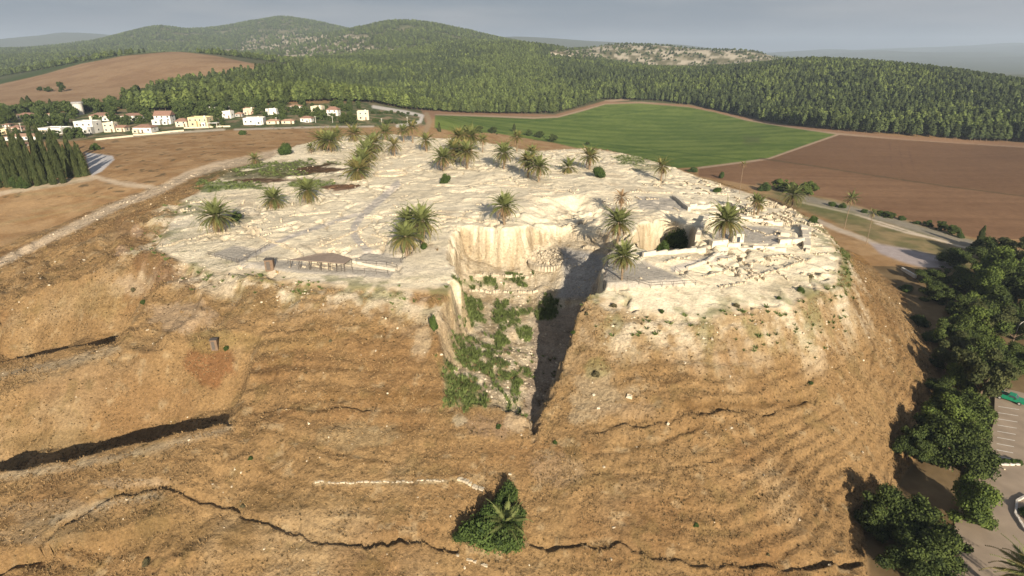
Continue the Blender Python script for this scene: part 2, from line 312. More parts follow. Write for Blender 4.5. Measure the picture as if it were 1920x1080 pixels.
# brown hillside field, plain, crops
HILLF = [(-400,215),(-30,163),(0,158),(80,140),(150,120),(230,105),(330,96),(400,104),(440,112),(500,124),(560,130),(430,148),(330,162),(270,180),(230,196),(100,205),(0,200),(-400,260)]
m_hill = pm(HILLF, 1.2, .6, ymin=470, ymax=1250); paint(m_hill, mixc((.23, .145, .080), (.285, .19, .108), sstep(-.5, .5, N1 + .5 * N2)))
CROP = [(816,214),(900,216),(1000,219),(1045,218),(1090,206),(1135,194),(1200,193),(1290,200),(1340,210),(1400,226),(1470,236),(1570,252),(1500,276),(1440,298),(1310,313),(1240,318),(1180,300),(1040,268),(930,250),(850,246),(815,240)]
PLOUGH = [(1570,252),(1700,262),(1920,276),(2300,300),(2300,520),(1920,466),(1800,440),(1700,412),(1560,372),(1400,345),(1310,330),(1310,313),(1440,298),(1500,276)]
m_plough = pm(PLOUGH, 1.5, .6, ymin=225, ymax=900); m_crop = pm(CROP, 1.2, .5, ymin=290, ymax=900)
furrow = .5 + .5 * np.sin((GY * .95 + GX * .25) * .9 + 2 * N1)
paint(m_plough, mixc((.165, .092, .048), (.215, .124, .066), np.clip(.5 + .5 * N1 + .35 * N2 + .7 * fbm(GX / 90, GY / 5, 3, 252), 0, 1)))
up = pm([(1440,298),(1650,330),(1920,366),(2300,420),(2300,300),(1920,276),(1570,252)], 1, 0, ymin=225, ymax=900); paint(up * m_plough * .55, (.135, .076, .04))
paint(m_crop, mixc((.078, .120, .022), (.138, .180, .040), np.clip(.5 + .8 * N1 + .5 * N2 + .25 * np.sin((GY * .6 + GX * .12) * .35) + .5 * fbm(GX / 60, GY / 7, 3, 251), 0, 1)))
for ln in ([(860,240),(1040,258),(1240,282),(1400,300)], [(930,232),(1140,216),(1250,204)], [(1000,262),(1180,280),(1330,306)]): paint(pl_(ln, 1.6, 1, 1, ymin=290, ymax=900) * .55, (.03, .07, .012))
paint(pm([(1395,255),(1425,255),(1425,270),(1395,270)], 4, 6, ymin=300, ymax=900) * .5, (.09, .10, .04))
TRK = (.36, .255, .17)
for ln, w in ([(745,207),(805,214),(900,217),(1000,221),(1046,219),(1092,207),(1135,194),(1200,192),(1290,199),(1342,209),(1402,225),(1470,236),(1572,251),(1700,261),(1920,275),(2200,300)], 3.2), ([(1575,251),(1500,277),(1440,298),(1310,315)], 3), ([(1135,190),(1180,186)], 4):
    paint(pl_(ln, w, 1, .4, ymin=290, ymax=1000), TRK)
paint(pl_([(1425,297),(1530,312),(1650,331),(1780,350),(1920,368),(2200,410)], 2.4, 1, 1, ymin=225, ymax=900) * .8, (.09, .065, .03))
for x0, x1 in ((1668, 1672), (1700, 1714), (1686, 1692)): paint(pl_([(x0, 268), (x1, 322)], 1.3, .8, .6, ymin=225, ymax=900) * .45, (.10, .055, .035))
# strip under the forest edge, village ground, slopes behind the tell
paint(pm([(700,190),(760,205),(1040,215),(1130,190),(1290,196),(1460,232),(1700,256),(1920,268),(1920,276),(1700,263),(1470,238),(1300,203),(1130,198),(1045,221),(820,216),(790,240),(740,230)], 2, 1, ymin=380, ymax=1000) * (1 - m_crop) * (1 - m_plough), (.27, .16, .09))
paint(pm([(-100,215),(250,205),(430,200),(690,190),(790,205),(800,235),(690,238),(430,243),(180,262),(-100,275)], 3, 3, ymin=330, ymax=620), mixc((.07, .09, .035), (.22, .17, .10), sstep(-.1, .4, N2)))
paint(pl_([(700,200),(760,210),(792,217),(788,228),(770,233),(745,236)], 6, 1.4, ymin=300), (.50, .46, .40))
paint(pl_([(800,214),(806,228),(798,246)], 9, 2, ymin=280), (.30, .22, .13)); paint(pl_([(440,243),(600,238),(700,237)], 3, 1, ymin=300), (.42, .36, .28))
paint(pl_([(180,262),(300,250),(420,243)], 3.5, 1, ymin=300), (.46, .40, .30))
dots = sstep(.44, .56, fbm(GX / 3.5, GY / 3.5, 3, 207)) * (GX < -60) * (GY > 215) * (GY < 420); paint(dots * .85, (.10, .075, .04))
# left track and the paved lot
for ln, w in ([(-120,545),(0,492),(120,434),(220,385),(300,356),(350,330),(400,313),(470,300),(520,288)], 15), ([(-60,388),(0,362),(100,346),(180,332),(225,344),(290,352)], 7):
    paint(pl_(ln, w, 3.5, 2.5) * .85, (.47, .36, .25))
paint(pl_([(-120,545),(0,492),(120,434),(220,385),(300,356)], 4, 3, 2) * .4, (.34, .24, .14))
for ln in ([(20,365),(120,362),(230,372)], [(60,395),(170,380)], [(0,420),(100,400),(200,385)]): paint(pl_(ln, 4, 3, 3) * .4, (.30, .24, .12))
paint(pm([(160,286),(212,292),(214,300),(190,322),(172,330),(165,310)], 1.5, .6, ymin=200), (.44, .42, .40))
paint(pm([(20,352),(165,332),(172,336),(100,348),(20,362)], 3, 2) * .8, (.08, .12, .03))
# right hand: road, verge, terrace
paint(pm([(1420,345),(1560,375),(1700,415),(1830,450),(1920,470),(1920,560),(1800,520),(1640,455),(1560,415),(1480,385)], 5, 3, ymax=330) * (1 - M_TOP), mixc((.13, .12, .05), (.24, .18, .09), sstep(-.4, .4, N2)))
paint(pl_([(1480,366),(1560,385),(1640,404),(1720,428),(1800,452),(1870,470),(1960,488)], 13, 3, 2, ymax=340) * .85, (.25, .22, .17))
for ln in ([(1505,380),(1600,401),(1700,432),(1800,462),(1830,468)], [(1640,418),(1700,436),(1780,454)]): paint(pl_(ln, 3, 1.2, .8, ymax=340), (.52, .43, .32))
paint(pl_([(1528,412),(1570,430),(1620,448),(1650,462)], 8, 2, 1, ymax=300), (.42, .34, .25))
paint(pm([(1630,455),(1700,466),(1760,480),(1800,500),(1770,512),(1700,494),(1650,475)], 3, 1, ymax=300), (.33, .28, .26))
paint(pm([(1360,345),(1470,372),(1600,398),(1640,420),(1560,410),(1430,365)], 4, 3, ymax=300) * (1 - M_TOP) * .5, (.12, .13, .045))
# mound slopes
slc = mixc((.220, .134, .058), (.280, .184, .086), np.clip(.5 + .5 * N1 + .45 * N2, 0, 1))
paint(M_SL, slc)
paint(M_SL * sstep(.15, .5, fbm(GX / 13, GY / 9, 4, 211)) * .55, (.31, .225, .125)); paint(M_SL * sstep(.12, .5, fbm(GX / 17, GY / 10, 4, 212)) * .45, (.17, .092, .038))
paint(M_SL * sstep(.25, .5, fbm(GX / 3, GY / 2, 4, 213)) * .38, (.12, .09, .035)); paint(M_SL * sstep(.35, .6, fbm(GX / 2, GY / 1.4, 3, 214)) * .5, (.34, .26, .15))
# top
topc = mixc((.60, .515, .36), (.75, .66, .48), np.clip(.5 + .6 * N1 + .4 * N2, 0, 1)); paint(M_TOP, topc)
paint(M_TOP * sstep(.2, .6, fbm(GX / 8, GY / 8, 4, 221)) * .6, (.46, .37, .25)); paint(M_TOP * sstep(.4, .7, fbm(GX / 1.8, GY / 1.8, 3, 222)) * .5, (.27, .20, .12))
paint(M_CRK * .6, (.30, .235, .15)); paint(M_TOP * sstep(.3, .6, fbm(GX / 30, GY / 14, 3, 224)) * .4, (.44, .40, .34))  # shade of crevices and hollows deepened in the colour
din_all = np.full(GH.shape, -99.0); mm = (GY < 345) & (np.abs(GX) < 170) & (GY > 45); din_all[mm] = sdf(GX[mm], GY[mm], TOP)
band = sstep(-9, -1, din_all + 3 * N2) * (1 - M_TOP) * (GY < 175); paint(band * .8, mixc((.34, .25, .14), (.58, .50, .36), sstep(-.2, .4, N3 + N2)))
rimg = np.exp(-(din_all / 5) ** 2) * (GY < 190) * sstep(.0, .35, fbm(GX / 3, GY / 3, 4, 223)); paint(rimg * .65, (.13, .14, .05))
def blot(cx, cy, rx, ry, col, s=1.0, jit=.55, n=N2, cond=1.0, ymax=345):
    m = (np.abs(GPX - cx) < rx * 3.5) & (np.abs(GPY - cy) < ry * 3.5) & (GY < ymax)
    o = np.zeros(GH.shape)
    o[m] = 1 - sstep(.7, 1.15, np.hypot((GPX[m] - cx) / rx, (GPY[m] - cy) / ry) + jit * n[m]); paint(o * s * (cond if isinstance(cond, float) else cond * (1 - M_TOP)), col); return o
# top: scrub of the north-west corner
for b in [(545,318,110,15,(.07,.085,.03),.9),(600,318,60,9,(.075,.03,.015),.8),(470,330,95,12,(.09,.085,.035),.8),(430,345,60,7,(.06,.09,.025),.8),(500,338,75,4,(.08,.035,.018),.8),(600,345,70,8,(.07,.10,.03),.7),(640,350,30,6,(.13,.05,.025),.8),(440,352,60,4,(.07,.11,.03),.8),(395,355,25,6,(.07,.11,.03),.8),(420,410,50,7,(.12,.13,.07),.5),(370,395,25,12,(.10,.12,.05),.5),(1180,300,40,10,(.11,.14,.05),.7),(1215,315,30,8,(.11,.13,.05),.6),(880,700,1,1,(0,0,0),0)]: blot(*b[:5], b[5], .8, N2 + .5 * N3)
paint(pm([(820,247),(900,252),(1040,266),(1170,290),(1100,280),(1000,280),(900,262),(820,258)], 3, 2, ymax=420) * (1 - M_TOP * .6), (.31, .18, .09))
# paths and platforms on top
PATHC = (.45, .405, .34)
for ln, w in ([(745,345),(720,368),(700,385),(678,405),(664,425),(664,442),(680,460),(690,470)], 13), ([(480,474),(540,445),(600,425),(668,402)], 7), ([(455,488),(500,465),(520,456)], 8), ([(1262,505),(1300,494),(1360,482)], 12), ([(1420,415),(1390,400),(1440,385)], 5):
    paint(pl_(ln, w, 2, 1), PATHC)
for poly in ([(700,472),(760,480),(752,500),(662,492),(678,474)], [(392,478),(440,460),(485,466),(452,494)], [(440,494),(530,488),(740,508),(730,522),(560,512),(450,502)], [(1133,498),(1141,470),(1205,487),(1303,534),(1130,543)], [(1190,366),(1262,372),(1290,396),(1200,392)], [(1340,420),(1460,428),(1500,460),(1340,452)]):
    paint(pm(poly, 1.2, .4), (.40, .36, .295))
# trench colours
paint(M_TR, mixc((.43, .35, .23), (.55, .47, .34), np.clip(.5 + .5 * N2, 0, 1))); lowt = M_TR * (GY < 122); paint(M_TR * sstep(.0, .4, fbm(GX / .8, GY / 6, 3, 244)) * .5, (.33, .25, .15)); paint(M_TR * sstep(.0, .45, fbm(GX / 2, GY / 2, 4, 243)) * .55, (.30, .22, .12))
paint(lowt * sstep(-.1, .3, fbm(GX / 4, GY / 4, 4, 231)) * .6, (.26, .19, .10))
paint(pm([(1050,465),(1140,478),(1130,540),(1100,560),(1040,560),(1060,520)], 6, 3) * M_TR * .8, (.33, .32, .30))  # shaded floor below the platform, painted greyer
paint(pm([(1000,600),(1110,560),(1060,720),(1000,830),(975,830)], 6, 3) * M_TR * .7, (.26, .20, .15))  # shadow strip along the right wall, darkened in the floor colour
GREENP = [[(860,556),(900,552),(905,610),(858,614)],[(840,632),(950,628),(965,655),(860,664)],[(832,672),(880,668),(878,758),(830,760)],[(890,682),(950,690),(955,760),(885,750)],[(1000,560),(1045,552),(1040,600),(998,612)],[(915,560),(960,562),(960,585),(915,580)],[(860,745),(970,752),(972,765),(840,762)],[(880,640),(1000,620),(1000,650),(890,668)],[(960,700),(990,690),(985,770),(950,760)],[(930,580),(1000,570),(1000,600),(930,610)],[(850,520),(1000,516),(990,536),(860,540)]]
m_green = np.zeros(GH.shape)
for g_ in GREENP: m_green = np.maximum(m_green, pm(g_, 9, 20, N2 + .9 * N3))
m_green = m_green * sstep(-.15, .25, fbm(GX / 2.5, GY / 2.5, 4, 242) + .35 * (m_green - .5)); paint(m_green * .85, (.085, .115, .03))
paint(M_PIT, (.36, .30, .2))
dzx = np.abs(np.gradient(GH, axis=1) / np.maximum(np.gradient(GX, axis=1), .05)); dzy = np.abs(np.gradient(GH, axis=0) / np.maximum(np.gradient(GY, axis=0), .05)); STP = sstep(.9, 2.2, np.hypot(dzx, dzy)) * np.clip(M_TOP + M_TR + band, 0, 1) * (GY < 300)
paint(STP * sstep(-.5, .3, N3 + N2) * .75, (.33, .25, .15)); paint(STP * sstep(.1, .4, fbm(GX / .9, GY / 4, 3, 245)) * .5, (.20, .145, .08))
# slope patches read off the photograph
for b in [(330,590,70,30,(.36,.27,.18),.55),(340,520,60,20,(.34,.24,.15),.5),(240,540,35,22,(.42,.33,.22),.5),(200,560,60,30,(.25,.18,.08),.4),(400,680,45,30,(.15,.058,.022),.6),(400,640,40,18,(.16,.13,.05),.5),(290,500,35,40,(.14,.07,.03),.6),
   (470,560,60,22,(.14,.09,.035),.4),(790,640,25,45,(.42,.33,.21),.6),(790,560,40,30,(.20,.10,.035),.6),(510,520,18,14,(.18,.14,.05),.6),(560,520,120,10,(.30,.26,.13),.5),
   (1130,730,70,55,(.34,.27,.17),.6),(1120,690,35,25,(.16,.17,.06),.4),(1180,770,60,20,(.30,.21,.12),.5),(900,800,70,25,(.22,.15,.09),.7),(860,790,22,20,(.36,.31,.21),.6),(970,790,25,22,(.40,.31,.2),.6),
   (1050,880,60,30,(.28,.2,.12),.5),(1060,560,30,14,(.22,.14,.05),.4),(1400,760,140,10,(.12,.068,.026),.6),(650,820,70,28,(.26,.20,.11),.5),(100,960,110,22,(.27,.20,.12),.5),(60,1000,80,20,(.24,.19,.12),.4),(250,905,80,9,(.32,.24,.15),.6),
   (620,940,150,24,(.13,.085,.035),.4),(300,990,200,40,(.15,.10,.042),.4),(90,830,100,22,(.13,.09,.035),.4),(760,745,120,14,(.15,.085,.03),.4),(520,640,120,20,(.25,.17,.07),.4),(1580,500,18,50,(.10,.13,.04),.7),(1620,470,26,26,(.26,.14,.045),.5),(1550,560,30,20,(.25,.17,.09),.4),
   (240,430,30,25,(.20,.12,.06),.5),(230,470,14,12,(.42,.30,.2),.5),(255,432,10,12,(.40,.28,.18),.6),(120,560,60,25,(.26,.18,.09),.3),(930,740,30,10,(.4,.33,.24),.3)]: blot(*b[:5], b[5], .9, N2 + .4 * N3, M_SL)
for ln in ([(0,880),(130,862),(280,828),(430,790)], [(0,688),(110,668),(220,640)], [(100,960),(200,930),(300,915)]): paint(pl_([(a, b + 14) for a, b in ln], 14, 7, 5, ymax=200) * .55 * M_SL, (.30, .25, .17))
paint(pl_([(590,906),(700,906),(840,902)], 5, 3, 3, ymax=150) * .6, (.42, .35, .22)); paint(pl_([(845,898),(880,908),(905,918)], 6, 3, 2, ymax=150) * .7, (.46, .36, .2))
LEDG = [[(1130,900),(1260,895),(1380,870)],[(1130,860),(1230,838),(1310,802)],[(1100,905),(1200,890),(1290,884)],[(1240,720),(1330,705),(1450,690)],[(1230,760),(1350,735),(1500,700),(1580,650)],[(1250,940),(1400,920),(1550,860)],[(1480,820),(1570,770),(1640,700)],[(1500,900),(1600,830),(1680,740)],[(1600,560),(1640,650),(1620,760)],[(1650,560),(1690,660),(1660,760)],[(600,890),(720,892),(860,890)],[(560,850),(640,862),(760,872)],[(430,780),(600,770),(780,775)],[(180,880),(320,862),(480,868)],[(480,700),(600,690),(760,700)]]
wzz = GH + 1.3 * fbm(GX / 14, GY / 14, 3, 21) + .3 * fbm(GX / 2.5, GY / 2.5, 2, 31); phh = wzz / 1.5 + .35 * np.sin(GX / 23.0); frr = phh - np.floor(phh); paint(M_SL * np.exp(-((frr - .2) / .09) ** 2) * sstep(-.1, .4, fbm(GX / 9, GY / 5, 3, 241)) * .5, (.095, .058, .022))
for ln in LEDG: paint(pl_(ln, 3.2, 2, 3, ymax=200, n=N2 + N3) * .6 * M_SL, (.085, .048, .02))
# car park and ground below the trees at the right, their shade painted in darker
CARP = [(1875,722),(2200,790),(2200,1250),(1740,1250),(1752,1090),(1786,1000),(1800,945),(1830,880),(1860,770)]
m_car = pm(CARP, 1.5, 0, ymax=150) * (1 - M_SL) ; GROUND_R = (GX > 45) & (GY < 230) & (M_SL < .5)
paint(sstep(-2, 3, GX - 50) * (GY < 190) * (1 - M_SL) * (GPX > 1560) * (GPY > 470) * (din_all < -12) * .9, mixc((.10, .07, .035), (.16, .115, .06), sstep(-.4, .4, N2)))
for ln, w in ([(-120,545),(0,492),(120,434),(220,385),(300,356),(350,330),(400,313),(470,300),(520,288)], 15), ([(-60,388),(0,362),(100,346),(180,332),(225,344),(290,352)], 7):
    paint(pl_(ln, w, 3.5, 2.5) * .95 * (1 - M_TOP), (.46, .36, .245))
C[:] = np.clip(C, .005, .9)
STONE = np.clip(M_TOP + .6 * M_TR + .5 * band, 0, 1)

# ------------------------------------------------------------------ materials
MATS = {}
def mat_new(name):
    m = bpy.data.materials.new(name); m.use_nodes = True; t = m.node_tree; b = t.nodes['Principled BSDF']; b.inputs['Specular IOR Level'].default_value = .15
    return m, t, b
def terrain_mat():
    m, t, b = mat_new('soil_and_rock'); b.inputs['Roughness'].default_value = .95; b.inputs['Specular IOR Level'].default_value = .05
    at = t.nodes.new('ShaderNodeVertexColor'); at.layer_name = 'Col'; st = t.nodes.new('ShaderNodeAttribute'); st.attribute_name = 'relief'
    g = t.nodes.new('ShaderNodeNewGeometry')
    def noise(s, d, r=.6, dist=0):
        n = t.nodes.new('ShaderNodeTexNoise'); n.inputs['Scale'].default_value = s; n.inputs['Detail'].default_value = d; n.inputs['Roughness'].default_value = r; n.inputs['Distortion'].default_value = dist
        t.links.new(g.outputs['Position'], n.inputs['Vector']); return n.outputs[0]
    def mathn(op, a, c=None):
        n = t.nodes.new('ShaderNodeMath'); n.operation = op
        for i, v in enumerate((a, c)):
            if v is None: continue
            if isinstance(v, (int, float)): n.inputs[i].default_value = v
            else: t.links.new(v, n.inputs[i])
        return n.outputs[0]
    fine = noise(2.1, 8, .72, .4); mid = noise(.35, 6, .65)
    r = t.nodes.new('ShaderNodeMapRange'); t.links.new(fine, r.inputs[0]); r.inputs[1].default_value = .32; r.inputs[2].default_value = .68; r.inputs[3].default_value = .66; r.inputs[4].default_value = 1.3
    r2 = t.nodes.new('ShaderNodeMapRange'); t.links.new(mid, r2.inputs[0]); r2.inputs[1].default_value = .3; r2.inputs[2].default_value = .7; r2.inputs[3].default_value = .86; r2.inputs[4].default_value = 1.14
    # fine variation is gentler on fields, stronger on the mound
    amt = t.nodes.new('ShaderNodeMix'); amt.data_type = 'FLOAT'; t.links.new(st.outputs['Fac'], amt.inputs[0]); amt.inputs[2].default_value = 1.0; t.links.new(r.outputs[0], amt.inputs[3])
    k = mathn('MULTIPLY', amt.outputs[0], r2.outputs[0])
    def rng(src, a, c, lo, hi):
        q = t.nodes.new('ShaderNodeMapRange'); t.links.new(src, q.inputs[0]); q.inputs[1].default_value = a; q.inputs[2].default_value = c; q.inputs[3].default_value = lo; q.inputs[4].default_value = hi; return q.outputs[0]
    dark = mathn('MULTIPLY', rng(noise(1.25, 5, .75, .8), .57, .67, 0, .45), st.outputs['Fac']); lite = mathn('MULTIPLY', rng(noise(2.6, 4, .7), .62, .70, 0, .55), st.outputs['Fac'])
    k = mathn('MULTIPLY', mathn('MULTIPLY', k, mathn('SUBTRACT', 1.04, dark)), mathn('ADD', 1.0, lite))
    v = t.nodes.new('ShaderNodeVectorMath'); v.operation = 'SCALE'; t.links.new(at.outputs['Color'], v.inputs[0]); t.links.new(k, v.inputs['Scale'])
    t.links.new(v.outputs[0], b.inputs['Base Color'])
    hsum = mathn('ADD', mathn('MULTIPLY', noise(1.3, 8, .7), 1.0), mathn('MULTIPLY', noise(.3, 3, .5), 1.2))
    bp = t.nodes.new('ShaderNodeBump'); bp.inputs['Distance'].default_value = .9; t.links.new(hsum, bp.inputs['Height'])
    t.links.new(mathn('MULTIPLY', st.outputs['Fac'], .75), bp.inputs['Strength']); t.links.new(bp.outputs[0], b.inputs['Normal'])
    return m
TERR = terrain_mat()
def simple(name, col, rough=.9, var=.25, scale=3.0, attr=None, bump=0.0, transl=0.0, objvar=0.0):
    if name in MATS: return MATS[name]
    m, t, b = mat_new(name); b.inputs['Roughness'].default_value = rough
    tcn = t.nodes.new('ShaderNodeTexCoord'); n = t.nodes.new('ShaderNodeTexNoise'); n.inputs['Scale'].default_value = scale; n.inputs['Detail'].default_value = 5
    t.links.new(tcn.outputs['Object'], n.inputs['Vector'])
    r = t.nodes.new('ShaderNodeMapRange'); t.links.new(n.outputs[0], r.inputs[0]); r.inputs[1].default_value = .3; r.inputs[2].default_value = .7; r.inputs[3].default_value = 1 - var; r.inputs[4].default_value = 1 + var
    last = r.outputs[0]
    if objvar:
        oi = t.nodes.new('ShaderNodeObjectInfo'); r3 = t.nodes.new('ShaderNodeMapRange'); t.links.new(oi.outputs['Random'], r3.inputs[0]); r3.inputs[3].default_value = 1 - objvar; r3.inputs[4].default_value = 1 + objvar
        mu = t.nodes.new('ShaderNodeMath'); mu.operation = 'MULTIPLY'; t.links.new(last, mu.inputs[0]); t.links.new(r3.outputs[0], mu.inputs[1]); last = mu.outputs[0]
    v = t.nodes.new('ShaderNodeVectorMath'); v.operation = 'SCALE'; t.links.new(last, v.inputs['Scale'])
    if attr:
        a = t.nodes.new('ShaderNodeAttribute'); a.attribute_name = attr; t.links.new(a.outputs['Color'], v.inputs[0])
    else: v.inputs[0].default_value = col
    t.links.new(v.outputs[0], b.inputs['Base Color'])
    if bump:
        bp = t.nodes.new('ShaderNodeBump'); bp.inputs['Distance'].default_value = bump; t.links.new(n.outputs[0], bp.inputs['Height']); t.links.new(bp.outputs[0], b.inputs['Normal'])
    if transl:
        tr = t.nodes.new('ShaderNodeBsdfTranslucent'); t.links.new(v.outputs[0], tr.inputs['Color']); mxs = t.nodes.new('ShaderNodeMixShader'); mxs.inputs[0].default_value = transl
        out = t.nodes['Material Output']; t.links.new(b.outputs[0], mxs.inputs[1]); t.links.new(tr.outputs[0], mxs.inputs[2]); t.links.new(mxs.outputs[0], out.inputs['Surface'])
    MATS[name] = m; return m
M_limestone = simple('limestone', (.46, .39, .28), .95, .3, 1.2, bump=.1, objvar=.06)
M_wall_cap = simple('plastered_ruin_wall', (.56, .50, .39), .95, .18, .8)
M_palm = simple('palm_green', (.14, .158, .052), .7, .3, .8, transl=.2, objvar=.2)
M_palm_y = simple('palm_yellow_green', (.20, .175, .06), .7, .3, .8, transl=.2, objvar=.15)
M_palm_dead = simple('palm_dead', (.24, .16, .085), .9, .3, .8, objvar=.2)
M_trunk = simple('palm_trunk', (.21, .155, .10), .95, .35, 4, bump=.05)
M_bark = simple('bark', (.16, .115, .075), .95, .3, 3, bump=.05)
M_leaf = simple('leaves', (.1, .1, .1), .75, .25, .6, attr='leafcol', transl=.18, objvar=.12)
M_needle = simple('pine_foliage', (.1, .1, .1), .85, .2, .2, attr='leafcol', transl=.12, objvar=.42)
M_white = simple('white_render', (.64, .62, .56), .85, .08, .4)
M_cream = simple('cream_render', (.60, .53, .39), .85, .08, .4)
M_yell = simple('yellow_render', (.62, .51, .30), .85, .08, .4)
M_pink = simple('pink_render', (.60, .40, .31), .85, .08, .4)
M_tile = simple('terracotta_tiles', (.27, .16, .115), .85, .25, 2.0)
M_tile2 = simple('faded_roof_tiles', (.40, .25, .17), .85, .25, 2.0)
M_glass = simple('dark_window', (.05, .06, .07), .25, .2, 1)
M_grey = simple('grey_concrete', (.36, .35, .32), .9, .2, 1.2)
M_conc_w = simple('pale_concrete', (.60, .57, .50), .9, .15, .8)
M_metal = simple('dark_metal', (.10, .085, .07), .6, .15, 5)
M_rust = simple('brown_steel', (.17, .115, .075), .8, .2, 3)
M_shade = simple('shade_cloth', (.27, .21, .16), .95, .12, 1.5)
M_greenpaint = simple('green_paint', (.015, .20, .105), .35, .08, 3)
M_asph = simple('car_park_dust', (.30, .235, .17), .95, .14, .35, bump=.02)
M_paint = simple('white_line_paint', (.66, .62, .55), .8, .2, 2)
M_tyre = simple('tyre', (.03, .03, .03), .9, .1, 3)
M_kerb = simple('kerb_stone', (.55, .50, .43), .9, .2, 1.5)
M_straw = simple('dry_grass_blades', (.27, .18, .085), .95, .3, 1, objvar=.45)
M_reed = simple('green_reeds', (.13, .165, .05), .85, .3, 1, transl=.2, objvar=.3)
M_rockd = simple('slope_stone', (.50, .42, .30), .95, .25, 2, objvar=.25)

# ------------------------------------------------------------------ object helpers
def mesh_np(name, V, Fc, mats, cols=None, colname='leafcol', smooth=False, mi=None):
    V = np.asarray(V, np.float32).reshape(-1, 3); me = bpy.data.meshes.new(name)
    if isinstance(Fc, np.ndarray):
        k = Fc.shape[1]; me.vertices.add(len(V)); me.vertices.foreach_set('co', V.ravel()); me.loops.add(Fc.size); me.loops.foreach_set('vertex_index', Fc.astype(np.int32).ravel())
        me.polygons.add(len(Fc)); me.polygons.foreach_set('loop_start', np.arange(0, Fc.size, k, dtype=np.int32))
        me.polygons.foreach_set('use_smooth', np.full(len(Fc), smooth)); me.update(calc_edges=True)
    else:
        me.from_pydata([tuple(map(float, v)) for v in V], [], Fc)
        if smooth: me.polygons.foreach_set('use_smooth', np.full(len(me.polygons), True))
    for m in (mats if isinstance(mats, (list, tuple)) else [mats]): me.materials.append(m)
    if mi is not None: me.polygons.foreach_set('material_index', np.asarray(mi, np.int32))
    if cols is not None:
        a = me.attributes.new(colname, 'FLOAT_COLOR', 'POINT'); cc = np.ones((len(V), 4), np.float32); cc[:, :3] = cols; a.data.foreach_set('color', cc.ravel())
    return me
def link(name, me, parent=None, loc=None, rot=None, scale=None):
    o = bpy.data.objects.new(name, me); COL.objects.link(o)
    if parent is not None: o.parent = parent
    if loc is not None: o.location = loc
    if rot is not None: o.rotation_euler = rot
    if scale is not None: o.scale = scale if hasattr(scale, '__len__') else (scale,) * 3
    return o
def tag(o, label=None, cat=None, group=None, kind=None):
    if label: o['label'] = label
    if cat: o['category'] = cat
    if group: o['group'] = group
    if kind: o['kind'] = kind
    return o
def empty(name, loc, rz=0.0, scale=1.0):
    return link(name, None, None, loc, (0, 0, rz), scale)
class MB:
    """collects boxes, tubes and so on, links them as one mesh"""
    def __init__(s): s.v = []; s.f = []
    def add(s, vs, fs):
        n = len(s.v); s.v += [tuple(v) for v in vs]; s.f += [tuple(i + n for i in f) for f in fs]; return s
    def box(s, c, d, rz=0.0, taper=0.0, jit=0.0, rng=random):
        x, y, z = d[0] / 2, d[1] / 2, d[2] / 2; co, si = math.cos(rz), math.sin(rz); vs = []
        for k in (-1, 1):
            for i, j in ((-1, -1), (1, -1), (1, 1), (-1, 1)):
                q = 1 - (taper if k > 0 else 0); a, b = i * x * q, j * y * q; e = k * z
                if jit: a += rng.uniform(-jit, jit); b += rng.uniform(-jit, jit); e += rng.uniform(-jit, jit)
                vs.append((c[0] + a * co - b * si, c[1] + a * si + b * co, c[2] + e))
        return s.add(vs, [(3, 2, 1, 0), (4, 5, 6, 7), (0, 1, 5, 4), (1, 2, 6, 5), (2, 3, 7, 6), (3, 0, 4, 7)])
    def tube(s, pts, rad, n=7, cap=True):
        pts = [Vector(p) for p in pts]; rad = rad if hasattr(rad, '__len__') else [rad] * len(pts); base = len(s.v)
        for i, p in enumerate(pts):
            d = (pts[min(i + 1, len(pts) - 1)] - pts[max(i - 1, 0)]).normalized(); a = Vector((1, 0, 0)) if abs(d.x) < .8 else Vector((0, 1, 0)); u = d.cross(a).normalized(); w = d.cross(u)
            for k in range(n):
                an = 2 * math.pi * k / n; s.v.append(tuple(p + (u * math.cos(an) + w * math.sin(an)) * rad[i]))
        for i in range(len(pts) - 1):
            for k in range(n): a = base + i * n + k; b = base + i * n + (k + 1) % n; s.f.append((a, b, b + n, a + n))
        if cap: s.f.append(tuple(base + k for k in range(n))); s.f.append(tuple(base + (len(pts) - 1) * n + k for k in reversed(range(n))))
        return s
    def poly(s, pts, z0, z1):
        n = len(pts); return s.add([(p[0], p[1], z0) for p in pts] + [(p[0], p[1], z1) for p in pts], [tuple(range(n))[::-1], tuple(range(n, 2 * n))] + [(i, (i + 1) % n, (i + 1) % n + n, i + n) for i in range(n)])
    def build(s, name, m, parent=None, loc=None, rz=0, smooth=False):
        me = bpy.data.meshes.new(name); me.from_pydata(s.v, [], s.f); me.materials.append(m); me.update()
        if smooth: me.polygons.foreach_set('use_smooth', np.full(len(me.polygons), True))
        return link(name, me, parent, loc, (0, 0, rz))

